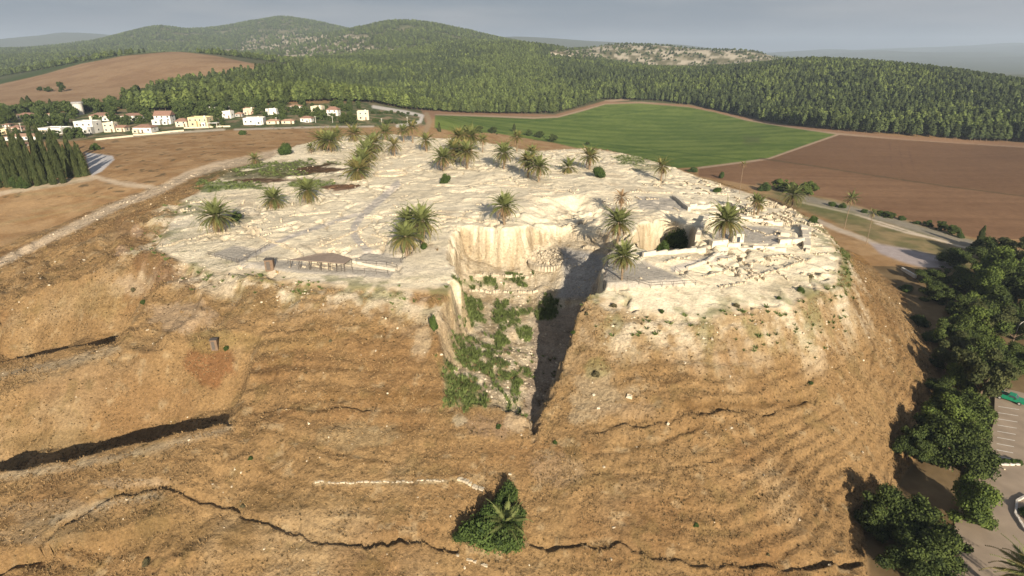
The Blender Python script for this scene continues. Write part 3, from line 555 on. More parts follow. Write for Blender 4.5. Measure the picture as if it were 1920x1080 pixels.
# ------------------------------------------------------------------ ground pieces
nR = len(ROW); idx = np.arange(nR * NC).reshape(nR, NC)
Q = np.stack([idx[:-1, :-1], idx[:-1, 1:], idx[1:, 1:], idx[1:, :-1]], -1).reshape(-1, 4)
def fc(a): return a[:-1, :-1].reshape(-1)
zone = np.zeros(len(Q), int)                                             # 0 dry ground
zone[fc(GY) > 1150] = 7; zone[(fc(farm) > .5) & (fc(GY) <= 1150)] = 6
zone[fc(m_hill) > .5] = 5; zone[fc(m_plough) > .5] = 4; zone[fc(m_crop) > .5] = 3
zone[fc(M_SL) > .5] = 1; zone[fc(M_TOP) > .5] = 2; zone[fc(M_TR) > .4] = 8
names = ['dry_ground', 'mound_slope', 'mound_top', 'crop_field', 'ploughed_field', 'hillside_field', 'forest_floor', 'far_hills', 'excavation_trench']
labels = ['dry grassland and tracks around the mound', 'steep terraced slopes of dry ochre grass', 'pale limestone top of the mound', 'bright green crop field behind the mound', 'brown ploughed field at the right', 'brown bare field on the hillside beyond the village', 'ground under the pine forest', 'wooded and rocky hills on the horizon', 'deep trench cut into the front of the mound']
VV = np.stack([GX, GY, GH], -1).reshape(-1, 3); CCc = C.reshape(-1, 3)
relief = np.clip(M_SL + .45 * M_TOP + .6 * M_TR + .35 * (1 - M_SL) * (GX < -60) * (GY < 420) + .12, 0, 1); relief *= 1 - .6 * sstep(350, 900, GY); relief = relief.reshape(-1)
me_all = mesh_np('all', VV, Q, TERR, smooth=True); nrm = np.zeros(len(VV) * 3, np.float32); me_all.vertices.foreach_get('normal', nrm); nrm = nrm.reshape(-1, 3); bpy.data.meshes.remove(me_all)
for zid, nm in enumerate(names):
    q = Q[zone == zid]
    if not len(q): continue
    used, inv = np.unique(q, return_inverse=True); inv = inv.reshape(q.shape)
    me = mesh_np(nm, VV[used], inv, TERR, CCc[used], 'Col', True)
    a = me.attributes.new('relief', 'FLOAT', 'POINT'); a.data.foreach_set('value', relief[used].astype(np.float32))
    me.normals_split_custom_set_from_vertices(nrm[used])
    tag(link(nm, me), labels[zid], None, None, 'structure')

# ------------------------------------------------------------------ plants: shared meshes
def frond_mesh(name, L, droop, m, npair=22, wid=.62, seed=0):
    r = np.random.RandomState(seed); V = []; Fa = []; st = 9; pts = []; x = z = 0.0; ang = 0.0
    for i in range(st + 1):
        pts.append((x, z, ang)); s = i / st; ang = -droop * (s + 1 / st) ** 1.3; x += L / st * math.cos(ang); z += L / st * math.sin(ang)
    for i, (px, pz, an) in enumerate(pts):
        w = .055 * (1 - .8 * i / st); V += [(px, -w, pz), (px, w, pz)]
        if i: k = 2 * i; Fa.append((k - 2, k - 1, k + 1, k))
    for j in range(npair):
        s = .14 + .86 * j / (npair - 1); f = s * st; i = min(int(f), st - 1); q = f - i
        px = pts[i][0] * (1 - q) + pts[i + 1][0] * q; pz = pts[i][1] * (1 - q) + pts[i + 1][1] * q; an = pts[i][2]
        ln = wid * (math.sin(min(1, s * 1.25 + .12) * math.pi) ** .6 * .9 + .12) * r.uniform(.85, 1.1)
        for sd in (-1, 1):
            sw = .55 + .5 * s; dx = math.cos(an) * ln * sw; dz = math.sin(an) * ln * sw - ln * r.uniform(.02, .35); hw = .085
            b = len(V); V += [(px - hw * math.cos(an), sd * .02, pz), (px + hw * 1.3, sd * .02, pz), (px + dx, sd * ln * .85, pz + dz + .12 * ln)]; Fa.append((b, b + 1, b + 2))
    me = bpy.data.meshes.new(name); me.from_pydata(V, [], Fa); me.materials.append(m); me.update(); return me
FR = {k: [frond_mesh('frond', 3.4, d, m, seed=i) for i, d in enumerate((.8, 1.15, 1.5))] for k, m in (('g', M_palm), ('y', M_palm_y), ('d', M_palm_dead))}
def palm_trunk_mesh(name, r0, r1, seed=1):
    r = random.Random(seed); mb = MB(); n = 11; pts = []; rad = []
    for i in range(n): s = i / (n - 1); pts.append((.06 * math.sin(s * 3), .05 * math.sin(s * 4), s)); rad.append((r0 * (1 - s) + r1 * s) * (1 + .10 * (i % 2)) * (1.25 if i == 0 else 1) * (1.35 if i >= n - 2 else 1))
    mb.tube(pts, rad, 9); me = bpy.data.meshes.new(name); me.from_pydata(mb.v, [], mb.f); me.materials.append(M_trunk); me.update(); return me
TRK_M = [palm_trunk_mesh('trunk', .34, .28, 1), palm_trunk_mesh('trunk', .26, .22, 2)]; TRK_T = palm_trunk_mesh('trunk', .17, .13, 3)
def palm(px, py, ch, w, label, kind='g', n=54, dead=.22, name='date_palm', trunk=None, lean=0.0, elmin=-46, cat='palm tree', pos=None, group='date palms on the mound'):
    p = pos or hit(px, py); Z = depth_of(p); h = max(ch * Z / F, .5) ; R = w * Z / F / 2
    rt = empty(name, (p[0], p[1], p[2] - .15), random.uniform(0, 6.28)); tag(rt, label, cat, group); sc = R / 2.25
    tm = trunk or random.choice(TRK_M)
    t = link('trunk', tm, rt, (0, 0, 0), (lean, 0, 0), (max(sc, .45) * .72, max(sc, .45) * .72, h / math.cos(lean)))
    top = Vector((0, -math.tan(lean) * h, h))
    for i in range(n):
        s = (i + .5) / n; el = math.radians(82 - (82 - elmin) * s ** .88 + random.uniform(-7, 7)); az = i * 2.39996 + random.uniform(-.25, .25)
        if kind == 'd': fm = FR['d'][2 if el < .6 else 1]
        elif s > 1 - dead: fm = FR['d'][random.choice((1, 2))]
        else: fm = FR['y' if (kind == 'y' and random.random() < .5 or s > .55 and random.random() < .6) else 'g'][0 if s < .35 else (1 if s < .7 else 2)]
        k = sc * random.uniform(.88, 1.1) * (1 if s < 1 - dead else .8)
        link('frond', fm, rt, top + Vector((.1 * math.cos(az), .1 * math.sin(az), -.25 * s)) * 1.0, (random.uniform(-.2, .2), -el, az), k)
    return rt
# leafy crowns
def blobs(kind, r):
    B = []
    if kind == 'round':
        for i in range(24): a = r.uniform(0, 6.28); q = r.uniform(0, .85) ** .8; B.append((q * math.cos(a), q * math.sin(a), r.uniform(.15, 1.2) - q * .3, r.uniform(.18, .36)))
        B.append((0, 0, .55, .52)); B.append((.2, .1, .3, .42))
    elif kind == 'shrub':
        for i in range(12): a = r.uniform(0, 6.28); q = r.uniform(0, .65); B.append((q * math.cos(a), q * math.sin(a), r.uniform(.2, .62) - .3 * q, r.uniform(.25, .4)))
        B.append((0, 0, .28, .6))
    elif kind == 'open':
        for i in range(12): a = r.uniform(0, 6.28); q = r.uniform(.15, .75); B.append((q * math.cos(a), q * math.sin(a), r.uniform(.5, 1.35), r.uniform(.18, .34)))
    elif kind == 'cypress':
        for i in range(13): z = .15 + i * .24; w = .46 * (1 - (i / 13.5) ** 1.7) + .05; B.append((r.uniform(-.09, .09), r.uniform(-.09, .09), z, w))
    return B
def crown_mesh(name, kind, nleaf, leaf, c0, c1, m, seed, core=.8):
    r = random.Random(seed); q = np.random.RandomState(seed); B = blobs(kind, r); V = []; Fq = []; Cc = []
    # inner solid: rough balls
    ico = []; 
    t = (1 + 5 ** .5) / 2
    for a, b in ((-1, t), (1, t), (-1, -t), (1, -t)): ico.append((a, b, 0))
    for a, b in ((-1, t), (1, t), (-1, -t), (1, -t)): ico.append((0, a, b))
    for a, b in ((t, -1), (t, 1), (-t, -1), (-t, 1)): ico.append((a, 0, b))
    ico = np.array(ico, float); ico /= np.linalg.norm(ico[0])
    icf = [(0,11,5),(0,5,1),(0,1,7),(0,7,10),(0,10,11),(1,5,9),(5,11,4),(11,10,2),(10,7,6),(7,1,8),(3,9,4),(3,4,2),(3,2,6),(3,6,8),(3,8,9),(4,9,5),(2,4,11),(6,2,10),(8,6,7),(9,8,1)]
    c0 = np.array(c0); c1 = np.array(c1)
    for (x, y, z, w) in B:
        b = len(V); tw = q.rand()
        st = (1, 1, 1.5) if kind == 'cypress' else (1, 1, .85)
        for v in ico: k = w * core * q.uniform(.8, 1.1); V.append((x + v[0] * k * st[0], y + v[1] * k * st[1], z + v[2] * k * st[2])); Cc.append(c0 * .75)
        Fq += [tuple(b + i for i in f) for f in icf]
    ws = np.array([b[3] ** 2 for b in B]); ws /= ws.sum(); pick = q.choice(len(B), nleaf, p=ws); tint = q.rand(len(B))
    for i in range(nleaf):
        x, y, z, w = B[pick[i]]; d = q.normal(size=3); d /= np.linalg.norm(d)
        if d[2] < -.3 and kind != 'cypress': d[2] *= -.6
        rr = w * q.uniform(.72, 1.1); cz = z + d[2] * rr * (1.5 if kind == 'cypress' else .85); c = np.array((x + d[0] * rr, y + d[1] * rr, cz))
        if cz < .03: continue
        n = d + q.normal(size=3) * .55; n /= np.linalg.norm(n); u = np.cross(n, q.normal(size=3)); u /= np.linalg.norm(u) + 1e-9; v = np.cross(n, u); s = leaf * q.uniform(.6, 1.35); s2 = s * q.uniform(.5, .9)
        if kind == 'cypress': v = np.array((0, 0, 1.)) + .35 * v; s2 = s * 2.0; u = np.cross(v, n); u /= np.linalg.norm(u) + 1e-9; s *= .7
        b = len(V); V += [tuple(c - u * s), tuple(c - v * s2), tuple(c + u * s), tuple(c + v * s2)]; Fq.append((b, b + 1, b + 2, b + 3))
        k = np.clip(.55 * tint[pick[i]] + .45 * q.rand() , 0, 1); col = c0 * (1 - k) + c1 * k; Cc += [col] * 4
    me = mesh_np(name, V, Fq, m, np.array(Cc)); return me
def wood_mesh(name, h, r0, seed, fork=True, low=.35):
    r = random.Random(seed); mb = MB(); mb.tube([(0, 0, -.08), (r.uniform(-.03, .03), 0, h * .5), (r.uniform(-.06, .06), r.uniform(-.06, .06), h)], [r0 * 1.3, r0, r0 * .5], 7)
    if fork:
        for i in range(6):
            a = i * 1.05 + r.uniform(-.3, .3); z = h * r.uniform(low, .75); mb.tube([(0, 0, z), (.25 * math.cos(a), .25 * math.sin(a), z + .2), (.55 * math.cos(a), .55 * math.sin(a), z + .38)], [r0 * .55, r0 * .4, r0 * .15], 5)
    me = bpy.data.meshes.new(name); me.from_pydata(mb.v, [], mb.f); me.materials.append(M_bark); me.update(); return me
CR = {'round': [crown_mesh('crown', 'round', 9000, .034, (.024, .037, .012), (.092, .120, .028), M_leaf, s) for s in (1, 2, 3)],
      'bright': [crown_mesh('crown', 'round', 8000, .036, (.05, .075, .018), (.15, .195, .04), M_leaf, s) for s in (4, 5)],
      'olive': [crown_mesh('crown', 'open', 6000, .036, (.04, .052, .018), (.11, .115, .04), M_leaf, s) for s in (6, 7)],
      'shrub': [crown_mesh('foliage', 'shrub', 4200, .04, (.03, .055, .015), (.09, .13, .03), M_leaf, s) for s in (8, 9)],
      'dry': [crown_mesh('foliage', 'shrub', 2200, .05, (.10, .09, .045), (.19, .16, .08), M_leaf, 10)],
      'cypress': [crown_mesh('crown', 'cypress', 4200, .05, (.035, .05, .016), (.095, .11, .035), M_leaf, s) for s in (11, 12, 13)]}
SMALL = {'round': [crown_mesh('crown', 'round', 900, .085, (.04, .062, .018), (.12, .15, .042), M_leaf, s, .85) for s in (21, 22)]}
WOOD = [wood_mesh('trunk', .9, .045, s) for s in (1, 2)]; WOODC = wood_mesh('trunk', 1.2, .05, 3, False)
def tree(p, R, H, kind, label, group=None, name='broadleaf_tree', cat='tree', z0=None):
    rt = empty(name, (p[0], p[1], (p[2] if z0 is None else z0) - .1), random.uniform(0, 6.28)); tag(rt, label, cat, group)
    if kind == 'cypress':
        link('trunk', WOODC, rt, (0, 0, 0), None, (R, R, H / 4)); link('crown', random.choice(CR[kind]), rt, (0, 0, 0), None, (R / .5, R / .5, H / 3.45)); return rt
    if kind in ('shrub', 'dry'):
        link('stem', WOOD[0], rt, (0, 0, 0), None, (R * .5, R * .5, H * .35)); link('foliage', random.choice(CR[kind]), rt, (0, 0, 0), None, (R, R, H / .95)); return rt
    src = SMALL['round'] if kind == 'small' else CR[kind]
    link('trunk', random.choice(WOOD), rt, (0, 0, 0), None, (R * .9, R * .9, H * .62)); link('crown', random.choice(src), rt, (0, 0, H * .02), None, (R, R, H * .96 / 1.45)); return rt
def shrub(px, py, w, h, label, kind='shrub', group=None, name='shrub'):
    p = hit(px, py); Z = depth_of(p); return tree(p, w * Z / F / 2 * 1.05, h * Z / F * 1.1, kind, label, group, name, 'shrub')

PALMS = [(410,437,36,58,'date palm beside a grey-leaved dead-looking bush on the left rim'),
 (515,390,20,44,'low date palm with its crown near the ground, left of a fuller palm'),
 (578,379,25,46,'green date palm at the lower edge of the red and green scrub patch'),
 (763,480,40,56,'front date palm of the cluster above the trench left side'),
 (793,462,52,60,'tallest date palm of the cluster of three above the trench left side'),
 (766,446,36,46,'rear dark date palm half hidden behind the cluster above the trench'),
 (946,422,38,48,'lone date palm with a hanging dead frond above the pale cut face'),
 (1157,460,46,54,'date palm standing over the trench head, in front of the dead brown palm'),
 (1166,525,50,52,'date palm standing on the fenced grey viewing platform'),
 (1356,456,46,60,'date palm standing inside the walled ruin courtyard'),
 (1239,339,28,34,'date palm on the far right rim above the green field corner'),
 (1105,318,26,36,'date palm rising behind a round dark shrub'),
 (1010,341,30,40,'front palm of the trio at the back of the mound'),
 (990,333,33,36,'left palm of the trio at the back of the mound'),
 (998,312,27,30,'rear palm of the trio at the back of the mound'),
 (945,317,31,42,'lone palm left of the trio, its shadow on the white ground'),
 (969,284,28,26,'slim palm on the back rim against the green field'),
 (876,316,32,42,'front palm of the dense clump at the back, a tuft at its foot'),
 (832,320,26,40,'orange-tinged palm above the small green bush'),
 (852,303,25,40,'palm in the middle of the dense clump at the back'),
 (862,292,36,36,'left rear palm of the dense clump, against the green field'),
 (884,288,34,38,'right rear palm of the dense clump, against the green field'),
 (905,285,24,22,'small slim palm just right of the dense clump'),
 (774,268,30,26,'tall palm on the back rim below the bend of the white road'),
 (757,266,22,24,'palm next left of the tall palm on the back rim'),
 (740,293,22,30,'palm standing alone on the white ground with its shadow around its foot'),
 (800,284,22,32,'palm at the end of the back row, right of the tall one'),
 (723,262,15,32,'left end palm of the back rim row'),
 (672,336,19,48,'nearest palm of the slanting row along the scrub edge'),
 (681,318,19,46,'second palm of the slanting row along the scrub edge'),
 (690,300,18,44,'third palm of the slanting row along the scrub edge'),
 (701,285,17,42,'farthest palm of the slanting row along the scrub edge'),
 (665,264,14,34,'low palm at the back left rim behind the slanting row'),
 (621,284,21,40,'bushy palm right of a pair on the back left white bank'),
 (606,280,19,38,'bushy palm left of a pair on the back left white bank'),
 (633,264,14,28,'small palm behind the pair on the back left bank'),
 (584,288,13,18,'thin young palm left of the pair on the back left bank'),
 (479,307,10,24,'small palm alone beside the track at the left rim'),
 (1413,404,32,24,'left stem of the two-palm group beyond the courtyard'),
 (1420,403,24,30,'right palm of the two-palm group beyond the courtyard'),
 (1484,390,27,38,'palm on the right rim beside the bright green trees')]
for i, a in enumerate(PALMS):
    lo = a[2] * 1.0; palm(a[0], a[1], a[2], a[3], a[4], kind='y' if (a[1] < 345 and i % 3) else 'g', n=66 if a[3] > 35 else 48, dead=.28 if i in (6, 18, 38, 7) else .16)
palm(1163,402,34,30,'dead brown date palm with every frond hanging', 'd', 40, .3, elmin=-80, group=None)
palm(1066,322,10,36,'stubby palm with a bushy crown left of the round dark shrub', 'g', 40, .1)
palm(1386,364,57,14,'very tall thin palm with a small brown tuft, alone right of the green field', 'y', 22, .5, 'fan_palm', TRK_T, group='tall fan palms')
palm(1583,428,58,26,'tall thin fan palm beside the path right of the mound', 'g', 28, .2, 'fan_palm', TRK_T, .03, group='tall fan palms')
palm(1624,458,62,18,'tall thin fan palm farther right beside the paved lot', 'g', 24, .2, 'fan_palm', TRK_T, .03, group='tall fan palms')

# shrubs on and behind the mound
for a in [(836,343,26,20,'small bright green bush at the foot of the orange-tinged palm'),(1122,331,38,22,'round dark green shrub beside the palm at the back'),(537,290,34,25,'round green bush on the left rim beside the brown field'),
          (1268,466,62,42,'large dark shrub growing in the sunken pit'),(1244,470,30,22,'small dark shrub left in the sunken pit'),(813,618,20,34,'dark upright bush on the slope left of the trench'),
          (796,466,20,14,'tuft at the foot of the palm cluster'),(1345,360,26,10,'low dark bush on the right rocks'),(1353,334,14,14,'round dark bush on the edge of the ploughed field'),(1300,322,24,10,'low dark bush at the corner of the green field'),
          (1435,358,30,18,'dark bush left of the bright green trees'),(1524,418,22,16,'dark bush at the right corner of the ruins'),(445,412,26,18,'grey green bush beside the leftmost date palm'),
          (180,281,24,14,'bright green round bush beside the paved lot'),(455,252,20,9,'dark low bush on the brown field below the village')]: shrub(*a)
for a in [(1465,356,34,24,'left one of the bright green trees beyond the right rim'),(1482,362,30,24,'bright green tree front right beyond the right rim'),(1512,366,34,30,'rightmost bright green tree beyond the right rim')]:
    p = hit(a[0], a[1]); Z = depth_of(p); tree(p, a[2] * Z / F / 2, a[3] * Z / F, 'bright', a[4])
for i, (x, y, w, h) in enumerate([(873,247,16,14),(897,248,20,14),(925,250,22,14),(992,255,14,14),(1012,258,20,14),(1036,266,18,16),(964,247,7,16),(824,247,6,18),(1102,271,10,6)]):
    p = hit(x, y); Z = depth_of(p); tree(p, w * Z / F / 2, h * Z / F * 1.05, 'cypress' if w < 8 else 'round', 'slim dark conifer at the near edge of the green field' if w < 8 else 'dark round tree at the near edge of the green field', 'trees at the near edge of the green field')
for i, (x, y, w, h) in enumerate([(1560,386,22,10),(1580,390,20,12),(1650,404,22,12),(1668,408,26,14),(1690,412,20,10),(1740,424,18,14),(1765,432,22,22),(1786,440,26,22),(1800,446,18,12),(1720,420,20,8),(1830,462,20,14),(1620,398,18,8)]):
    p = hit(x, y); Z = depth_of(p); tree(p, w * Z / F / 2, h * Z / F, 'round' if h > 13 else 'shrub', 'bush in the hedge row between road and ploughed field', 'hedge row bushes along the road', 'hedge_bush', 'shrub')
# bushes dotted over the slopes
for i, (x, y, w) in enumerate([(400,652,1),(425,655,16),(1118,705,22),(1075,625,14),(1100,590,12),(935,800,14),(275,1056,22),(1305,985,14),(1440,1040,10),(470,860,12),(455,950,12),(1520,720,14),(620,640,10),(1040,830,12),(1150,575,16),(1240,585,14),(1380,575,16),(1500,545,18),(1520,520,14),(1460,560,12),(250,545,14),(268,568,14)]):
    if w > 5: shrub(x, y, w, w * .55, 'small green bush dotted on the dry slope', 'shrub' if i % 2 else 'dry', 'small bushes dotted on the slopes', 'slope_bush')

# big bush with a palm at the lower centre
for x, y, w, h, l in [(905,1015,110,62,'left part of the big dark bush at the bottom of the slope'),(950,1028,90,66,'front right part of the big dark bush, a palm rising from it'),(955,942,56,50,'topmost dark round bush of the group at the bottom of the slope'),(925,985,80,60,'middle bush of the group at the bottom of the slope'),(872,1012,56,34,'low leftmost lobe of the bush group'),(968,985,50,50,'bush behind the small palm on its right')]: shrub(x, y, w, h, l, 'shrub', 'bushes at the foot of the trench')
p = hit(950, 1015); palm(950,1008,48,70,'small date palm growing out of the big bush at the bottom','g',26,.12,pos=Vector((p[0], p[1], p[2])), elmin=-25)

# the wood at the right
RT = [(1700,1010,120,100,'round'),(1660,990,100,110,'round'),(1745,1070,110,110,'round'),(1700,1080,100,90,'round'),(1640,1000,70,80,'round'),(1810,975,95,110,'bright'),(1780,880,110,110,'round'),(1730,850,90,100,'round'),(1805,862,80,95,'round'),(1700,860,60,80,'round'),
      (1790,820,90,80,'bright'),(1830,760,90,110,'olive'),(1800,730,70,90,'bright'),(1835,700,70,90,'round'),(1790,650,60,80,'round'),(1830,640,80,80,'bright'),(1860,600,80,80,'round'),(1830,560,70,80,'bright'),(1870,540,80,90,'bright'),(1790,500,56,44,'round'),
      (1740,530,50,36,'round'),(1760,565,60,46,'round'),(1800,600,60,60,'round'),(1905,560,70,80,'round'),(1900,500,70,60,'olive'),(1850,490,60,54,'round'),(1895,650,60,60,'olive'),(1880,705,60,50,'round'),(1925,700,60,50,'round'),(1960,600,80,80,'round'),(1955,520,80,80,'round'),(1720,610,40,26,'shrub'),(1750,640,44,30,'shrub'),(1700,545,30,16,'shrub'),(1765,690,50,40,'round'),(1935,640,60,60,'round')]
_rw = random.Random(77)
RT += [(1800,795,90,90,'round'),(1822,800,60,80,'round'),(1776,800,70,80,'bright'),(1765,745,50,50,'round'),(1850,755,50,60,'olive'),(1770,700,60,60,'olive')]
for _i in range(9): RT.append((_rw.uniform(1780, 2010), _rw.uniform(500, 715), _rw.uniform(45, 80), _rw.uniform(40, 70), _rw.choice(('round', 'bright', 'olive', 'bright'))))
RT = [q_ for q_ in RT if not (1862 < q_[0] < 1990 and q_[1] > 722)]
RTL = ['frontmost dark tree of the wood, its shadow thrown up the slope','dark tree at the slope foot, left of the frontmost trees','large dark tree cut by the bottom edge beside the car park wall','dark tree at the bottom edge left of the car park wall','outermost left dark tree of the wood',
 'lighter green tree bulging over the car park','dense tree in the middle of the wood above the paler one','dense tree casting a long shadow on the slope','dense dark tree beside the parking bays','smaller tree at the left edge of the wood, half up the strip']
places = ['behind the parked green pickup', 'between slope and parking bays', 'in the middle of the shaded strip', 'beside the shaded lane', 'near the curved street lamp', 'along the foot of the mound']
for i, (x, y, w, h, k) in enumerate(RT):
    # these stand on the low ground at about -29 m
    q = P(x, y, -29.2); z = gz(q[0], q[1]); q = P(x, y, z); z = gz(q[0], q[1]); Z = depth_of((q[0], q[1], z))
    lab = RTL[i] if i < len(RTL) else {'round': 'dark', 'bright': 'lighter green', 'olive': 'loose olive green', 'shrub': 'low dark'}[k] + (' bush' if k == 'shrub' else ' tree') + ' in the wood right of the mound'
    tree((q[0], q[1], z), w * Z / F / 2 * 1.14, h * Z / F * .95, k, lab, None if i < len(RTL) else 'wood along the foot of the mound, ' + k, 'broadleaf_tree' if k != 'shrub' else 'shrub', 'tree' if k != 'shrub' else 'shrub')
q = P(1833,468,-29); tree((q[0], q[1], gz(q[0], q[1])), 1.5, 10, 'cypress', 'dark pointed cypress beside the road at the right', None, 'cypress_tree')
# cypress grove at the left
k = 0
for row_, (y0, n_, x0, x1) in enumerate([(306,9,-30,130),(322,12,-20,150),(336,12,-10,160),(347,8,0,120)]):
    for i in range(n_):
        x = x0 + (x1 - x0) * (i + random.uniform(-.25, .25)) / (n_ - 1); y = y0 - (x - 80) * .06 + random.uniform(-3, 3); p = hit(x, y); Z = depth_of(p)
        tree(p, random.uniform(10, 15) * Z / F / 2, random.uniform(62, 82) * Z / F * (1 if i < n_ - 1 else .8), 'cypress', 'tall dark cypress standing in the grove at the left edge', 'cypress grove at the left edge', 'cypress_tree')
for x, y in ((28, 352), (45, 352), (12, 340)): p = hit(x, y); Z = depth_of(p); tree(p, 13 * Z / F, 26 * Z / F, 'shrub', 'green bush at the foot of the cypress grove', 'bushes below the cypress grove', 'shrub', 'shrub')

# ------------------------------------------------------------------ instanced cover through geometry nodes
def gn_scatter(name, pts, rotz, scl, pick, sources, label, kind='stuff'):
    me = bpy.data.meshes.new(name); me.vertices.add(len(pts)); me.vertices.foreach_set('co', np.asarray(pts, np.float32).ravel())
    for nm, ty, dat, f in (('rz', 'FLOAT', rotz, 'value'), ('sc', 'FLOAT_VECTOR', scl, 'vector'), ('pk', 'INT', pick, 'value')):
        a = me.attributes.new(nm, ty, 'POINT'); a.data.foreach_set(f, np.asarray(dat, np.int32 if ty == 'INT' else np.float32).ravel())
    o = link(name, me); tag(o, label, None, None, kind)
    g = bpy.data.node_groups.new(name, 'GeometryNodeTree'); g.interface.new_socket('Geometry', in_out='INPUT', socket_type='NodeSocketGeometry'); g.interface.new_socket('Geometry', in_out='OUTPUT', socket_type='NodeSocketGeometry')
    gi = g.nodes.new('NodeGroupInput'); go = g.nodes.new('NodeGroupOutput'); jn = g.nodes.new('GeometryNodeJoinGeometry')
    def na(nm, ty): n = g.nodes.new('GeometryNodeInputNamedAttribute'); n.data_type = ty; n.inputs['Name'].default_value = nm; return n.outputs[0]
    pk = na('pk', 'INT'); rz = na('rz', 'FLOAT'); sc = na('sc', 'FLOAT_VECTOR'); cx = g.nodes.new('ShaderNodeCombineXYZ'); g.links.new(rz, cx.inputs[2])
    for i, s in enumerate(sources):
        oi = g.nodes.new('GeometryNodeObjectInfo'); oi.transform_space = 'ORIGINAL'; oi.inputs['Object'].default_value = s; oi.inputs['As Instance'].default_value = False
        ip = g.nodes.new('GeometryNodeInstanceOnPoints'); cmpn = g.nodes.new('FunctionNodeCompare'); cmpn.data_type = 'INT'; cmpn.operation = 'EQUAL'
        g.links.new(pk, cmpn.inputs[2]); cmpn.inputs[3].default_value = i
        g.links.new(gi.outputs[0], ip.inputs['Points']); g.links.new(cmpn.outputs[0], ip.inputs['Selection']); g.links.new(oi.outputs['Geometry'], ip.inputs['Instance'])
        g.links.new(cx.outputs[0], ip.inputs['Rotation']); g.links.new(sc, ip.inputs['Scale']); g.links.new(ip.outputs[0], jn.inputs[0])
    g.links.new(jn.outputs[0], go.inputs[0]); md = o.modifiers.new('scatter', 'NODES'); md.node_group = g; return o
def zs(X, Y):      # vectorised finished height
    i = np.clip(np.searchsorted(ROW, Y) - 1, 0, nR - 2); fy = (Y - ROW[i]) / (ROW[i + 1] - ROW[i]); a = X / (Y + 60)
    j = np.clip(np.searchsorted(AC, a) - 1, 0, NC - 2); fx = (a - AC[j]) / (AC[j + 1] - AC[j])
    return (GH[i, j] * (1 - fx) + GH[i, j + 1] * fx) * (1 - fy) + (GH[i + 1, j] * (1 - fx) + GH[i + 1, j + 1] * fx) * fy
def look(A, X, Y):
    i = np.clip(np.searchsorted(ROW, Y) - 1, 0, nR - 2); j = np.clip(np.searchsorted(AC, X / (Y + 60)) - 1, 0, NC - 2); return A[i, j]

# --- pine forest
def pine_mesh(name, seed, slim, c0, c1):
    q = np.random.RandomState(seed); V = []; Fq = []; Cc = []; c0 = np.array(c0); c1 = np.array(c1)
    prof_ = lambda z: (slim * (1 - ((z - .22) / .78)) ** .75 + .03) * (1 if z > .3 else .75)
    b = 0; n = 7
    for i, z in enumerate((.2, .35, .55, .75, .98)):
        for k in range(n): a = 6.283 * k / n; r = prof_(z) * q.uniform(.6, .85); V.append((r * math.cos(a), r * math.sin(a), z)); Cc.append(c0 * .8)
    for i in range(4):
        for k in range(n): Fq.append((i * n + k, i * n + (k + 1) % n, (i + 1) * n + (k + 1) % n, (i + 1) * n + k))
    for i in range(170):
        z = .2 + .8 * q.rand() ** .9; a = q.rand() * 6.283; r = prof_(z) * q.uniform(.75, 1.15); c = np.array((r * math.cos(a), r * math.sin(a), z))
        d = np.array((math.cos(a), math.sin(a), .55)) + q.normal(size=3) * .4; d /= np.linalg.norm(d); u = np.cross(d, (0, 0, 1.)); u /= np.linalg.norm(u) + 1e-9; v = np.cross(d, u); s = .065 * q.uniform(.6, 1.3); b = len(V)
        V += [tuple(c - u * s), tuple(c - v * s * .8), tuple(c + u * s), tuple(c + v * s * .8)]; Fq.append((b, b + 1, b + 2, b + 3)); kk = q.rand(); Cc += [c0 * (1 - kk) + c1 * kk] * 4
    nf = len(Fq); mi = [0] * nf; b = len(V)
    for z, r in ((-.04, .018), (.4, .012)):
        for k in range(5): a = 6.283 * k / 5; V.append((r * math.cos(a), r * math.sin(a), z)); Cc.append((.1, .07, .05))
    for k in range(5): Fq.append((b + k, b + (k + 1) % 5, b + 5 + (k + 1) % 5, b + 5 + k)); mi.append(1)
    return mesh_np(name, V, Fq, [M_needle, M_bark], np.array(Cc), mi=mi)
PM = [pine_mesh('pine_tree', 1, .22, (.046, .064, .022), (.10, .125, .040)), pine_mesh('pine_tree', 2, .30, (.060, .084, .024), (.125, .155, .044)), pine_mesh('pine_tree', 3, .19, (.034, .050, .020), (.078, .098, .034)), pine_mesh('pine_tree', 4, .36, (.072, .098, .028), (.15, .18, .05))]
EDGE = [(250,196),(330,165),(430,150),(560,133),(640,122)]
FORPX_NEAR = [(232,198),(290,183),(340,165),(430,150),(560,133),(640,95),(900,84),(1040,96),(1100,100),(1500,85),(1920,120),(2300,150),(2300,300),(1930,268),(1820,264),(1700,256),(1580,246),(1460,232),(1390,218),(1310,200),(1240,190),(1130,186),(1080,203),(1040,213),(940,214),(860,212),(760,204),(700,192),(600,190),(480,196),(400,205),(250,210)]
Xc = []; 
def sample(n, y0, y1, dens_pow=1.0):
    a = RS.uniform(-.98, .98, n); y = y0 * (y1 / y0) ** RS.rand(n) if dens_pow == 0 else np.sqrt(RS.uniform(y0 ** 2, y1 ** 2, n)); return a * (y + 60), y
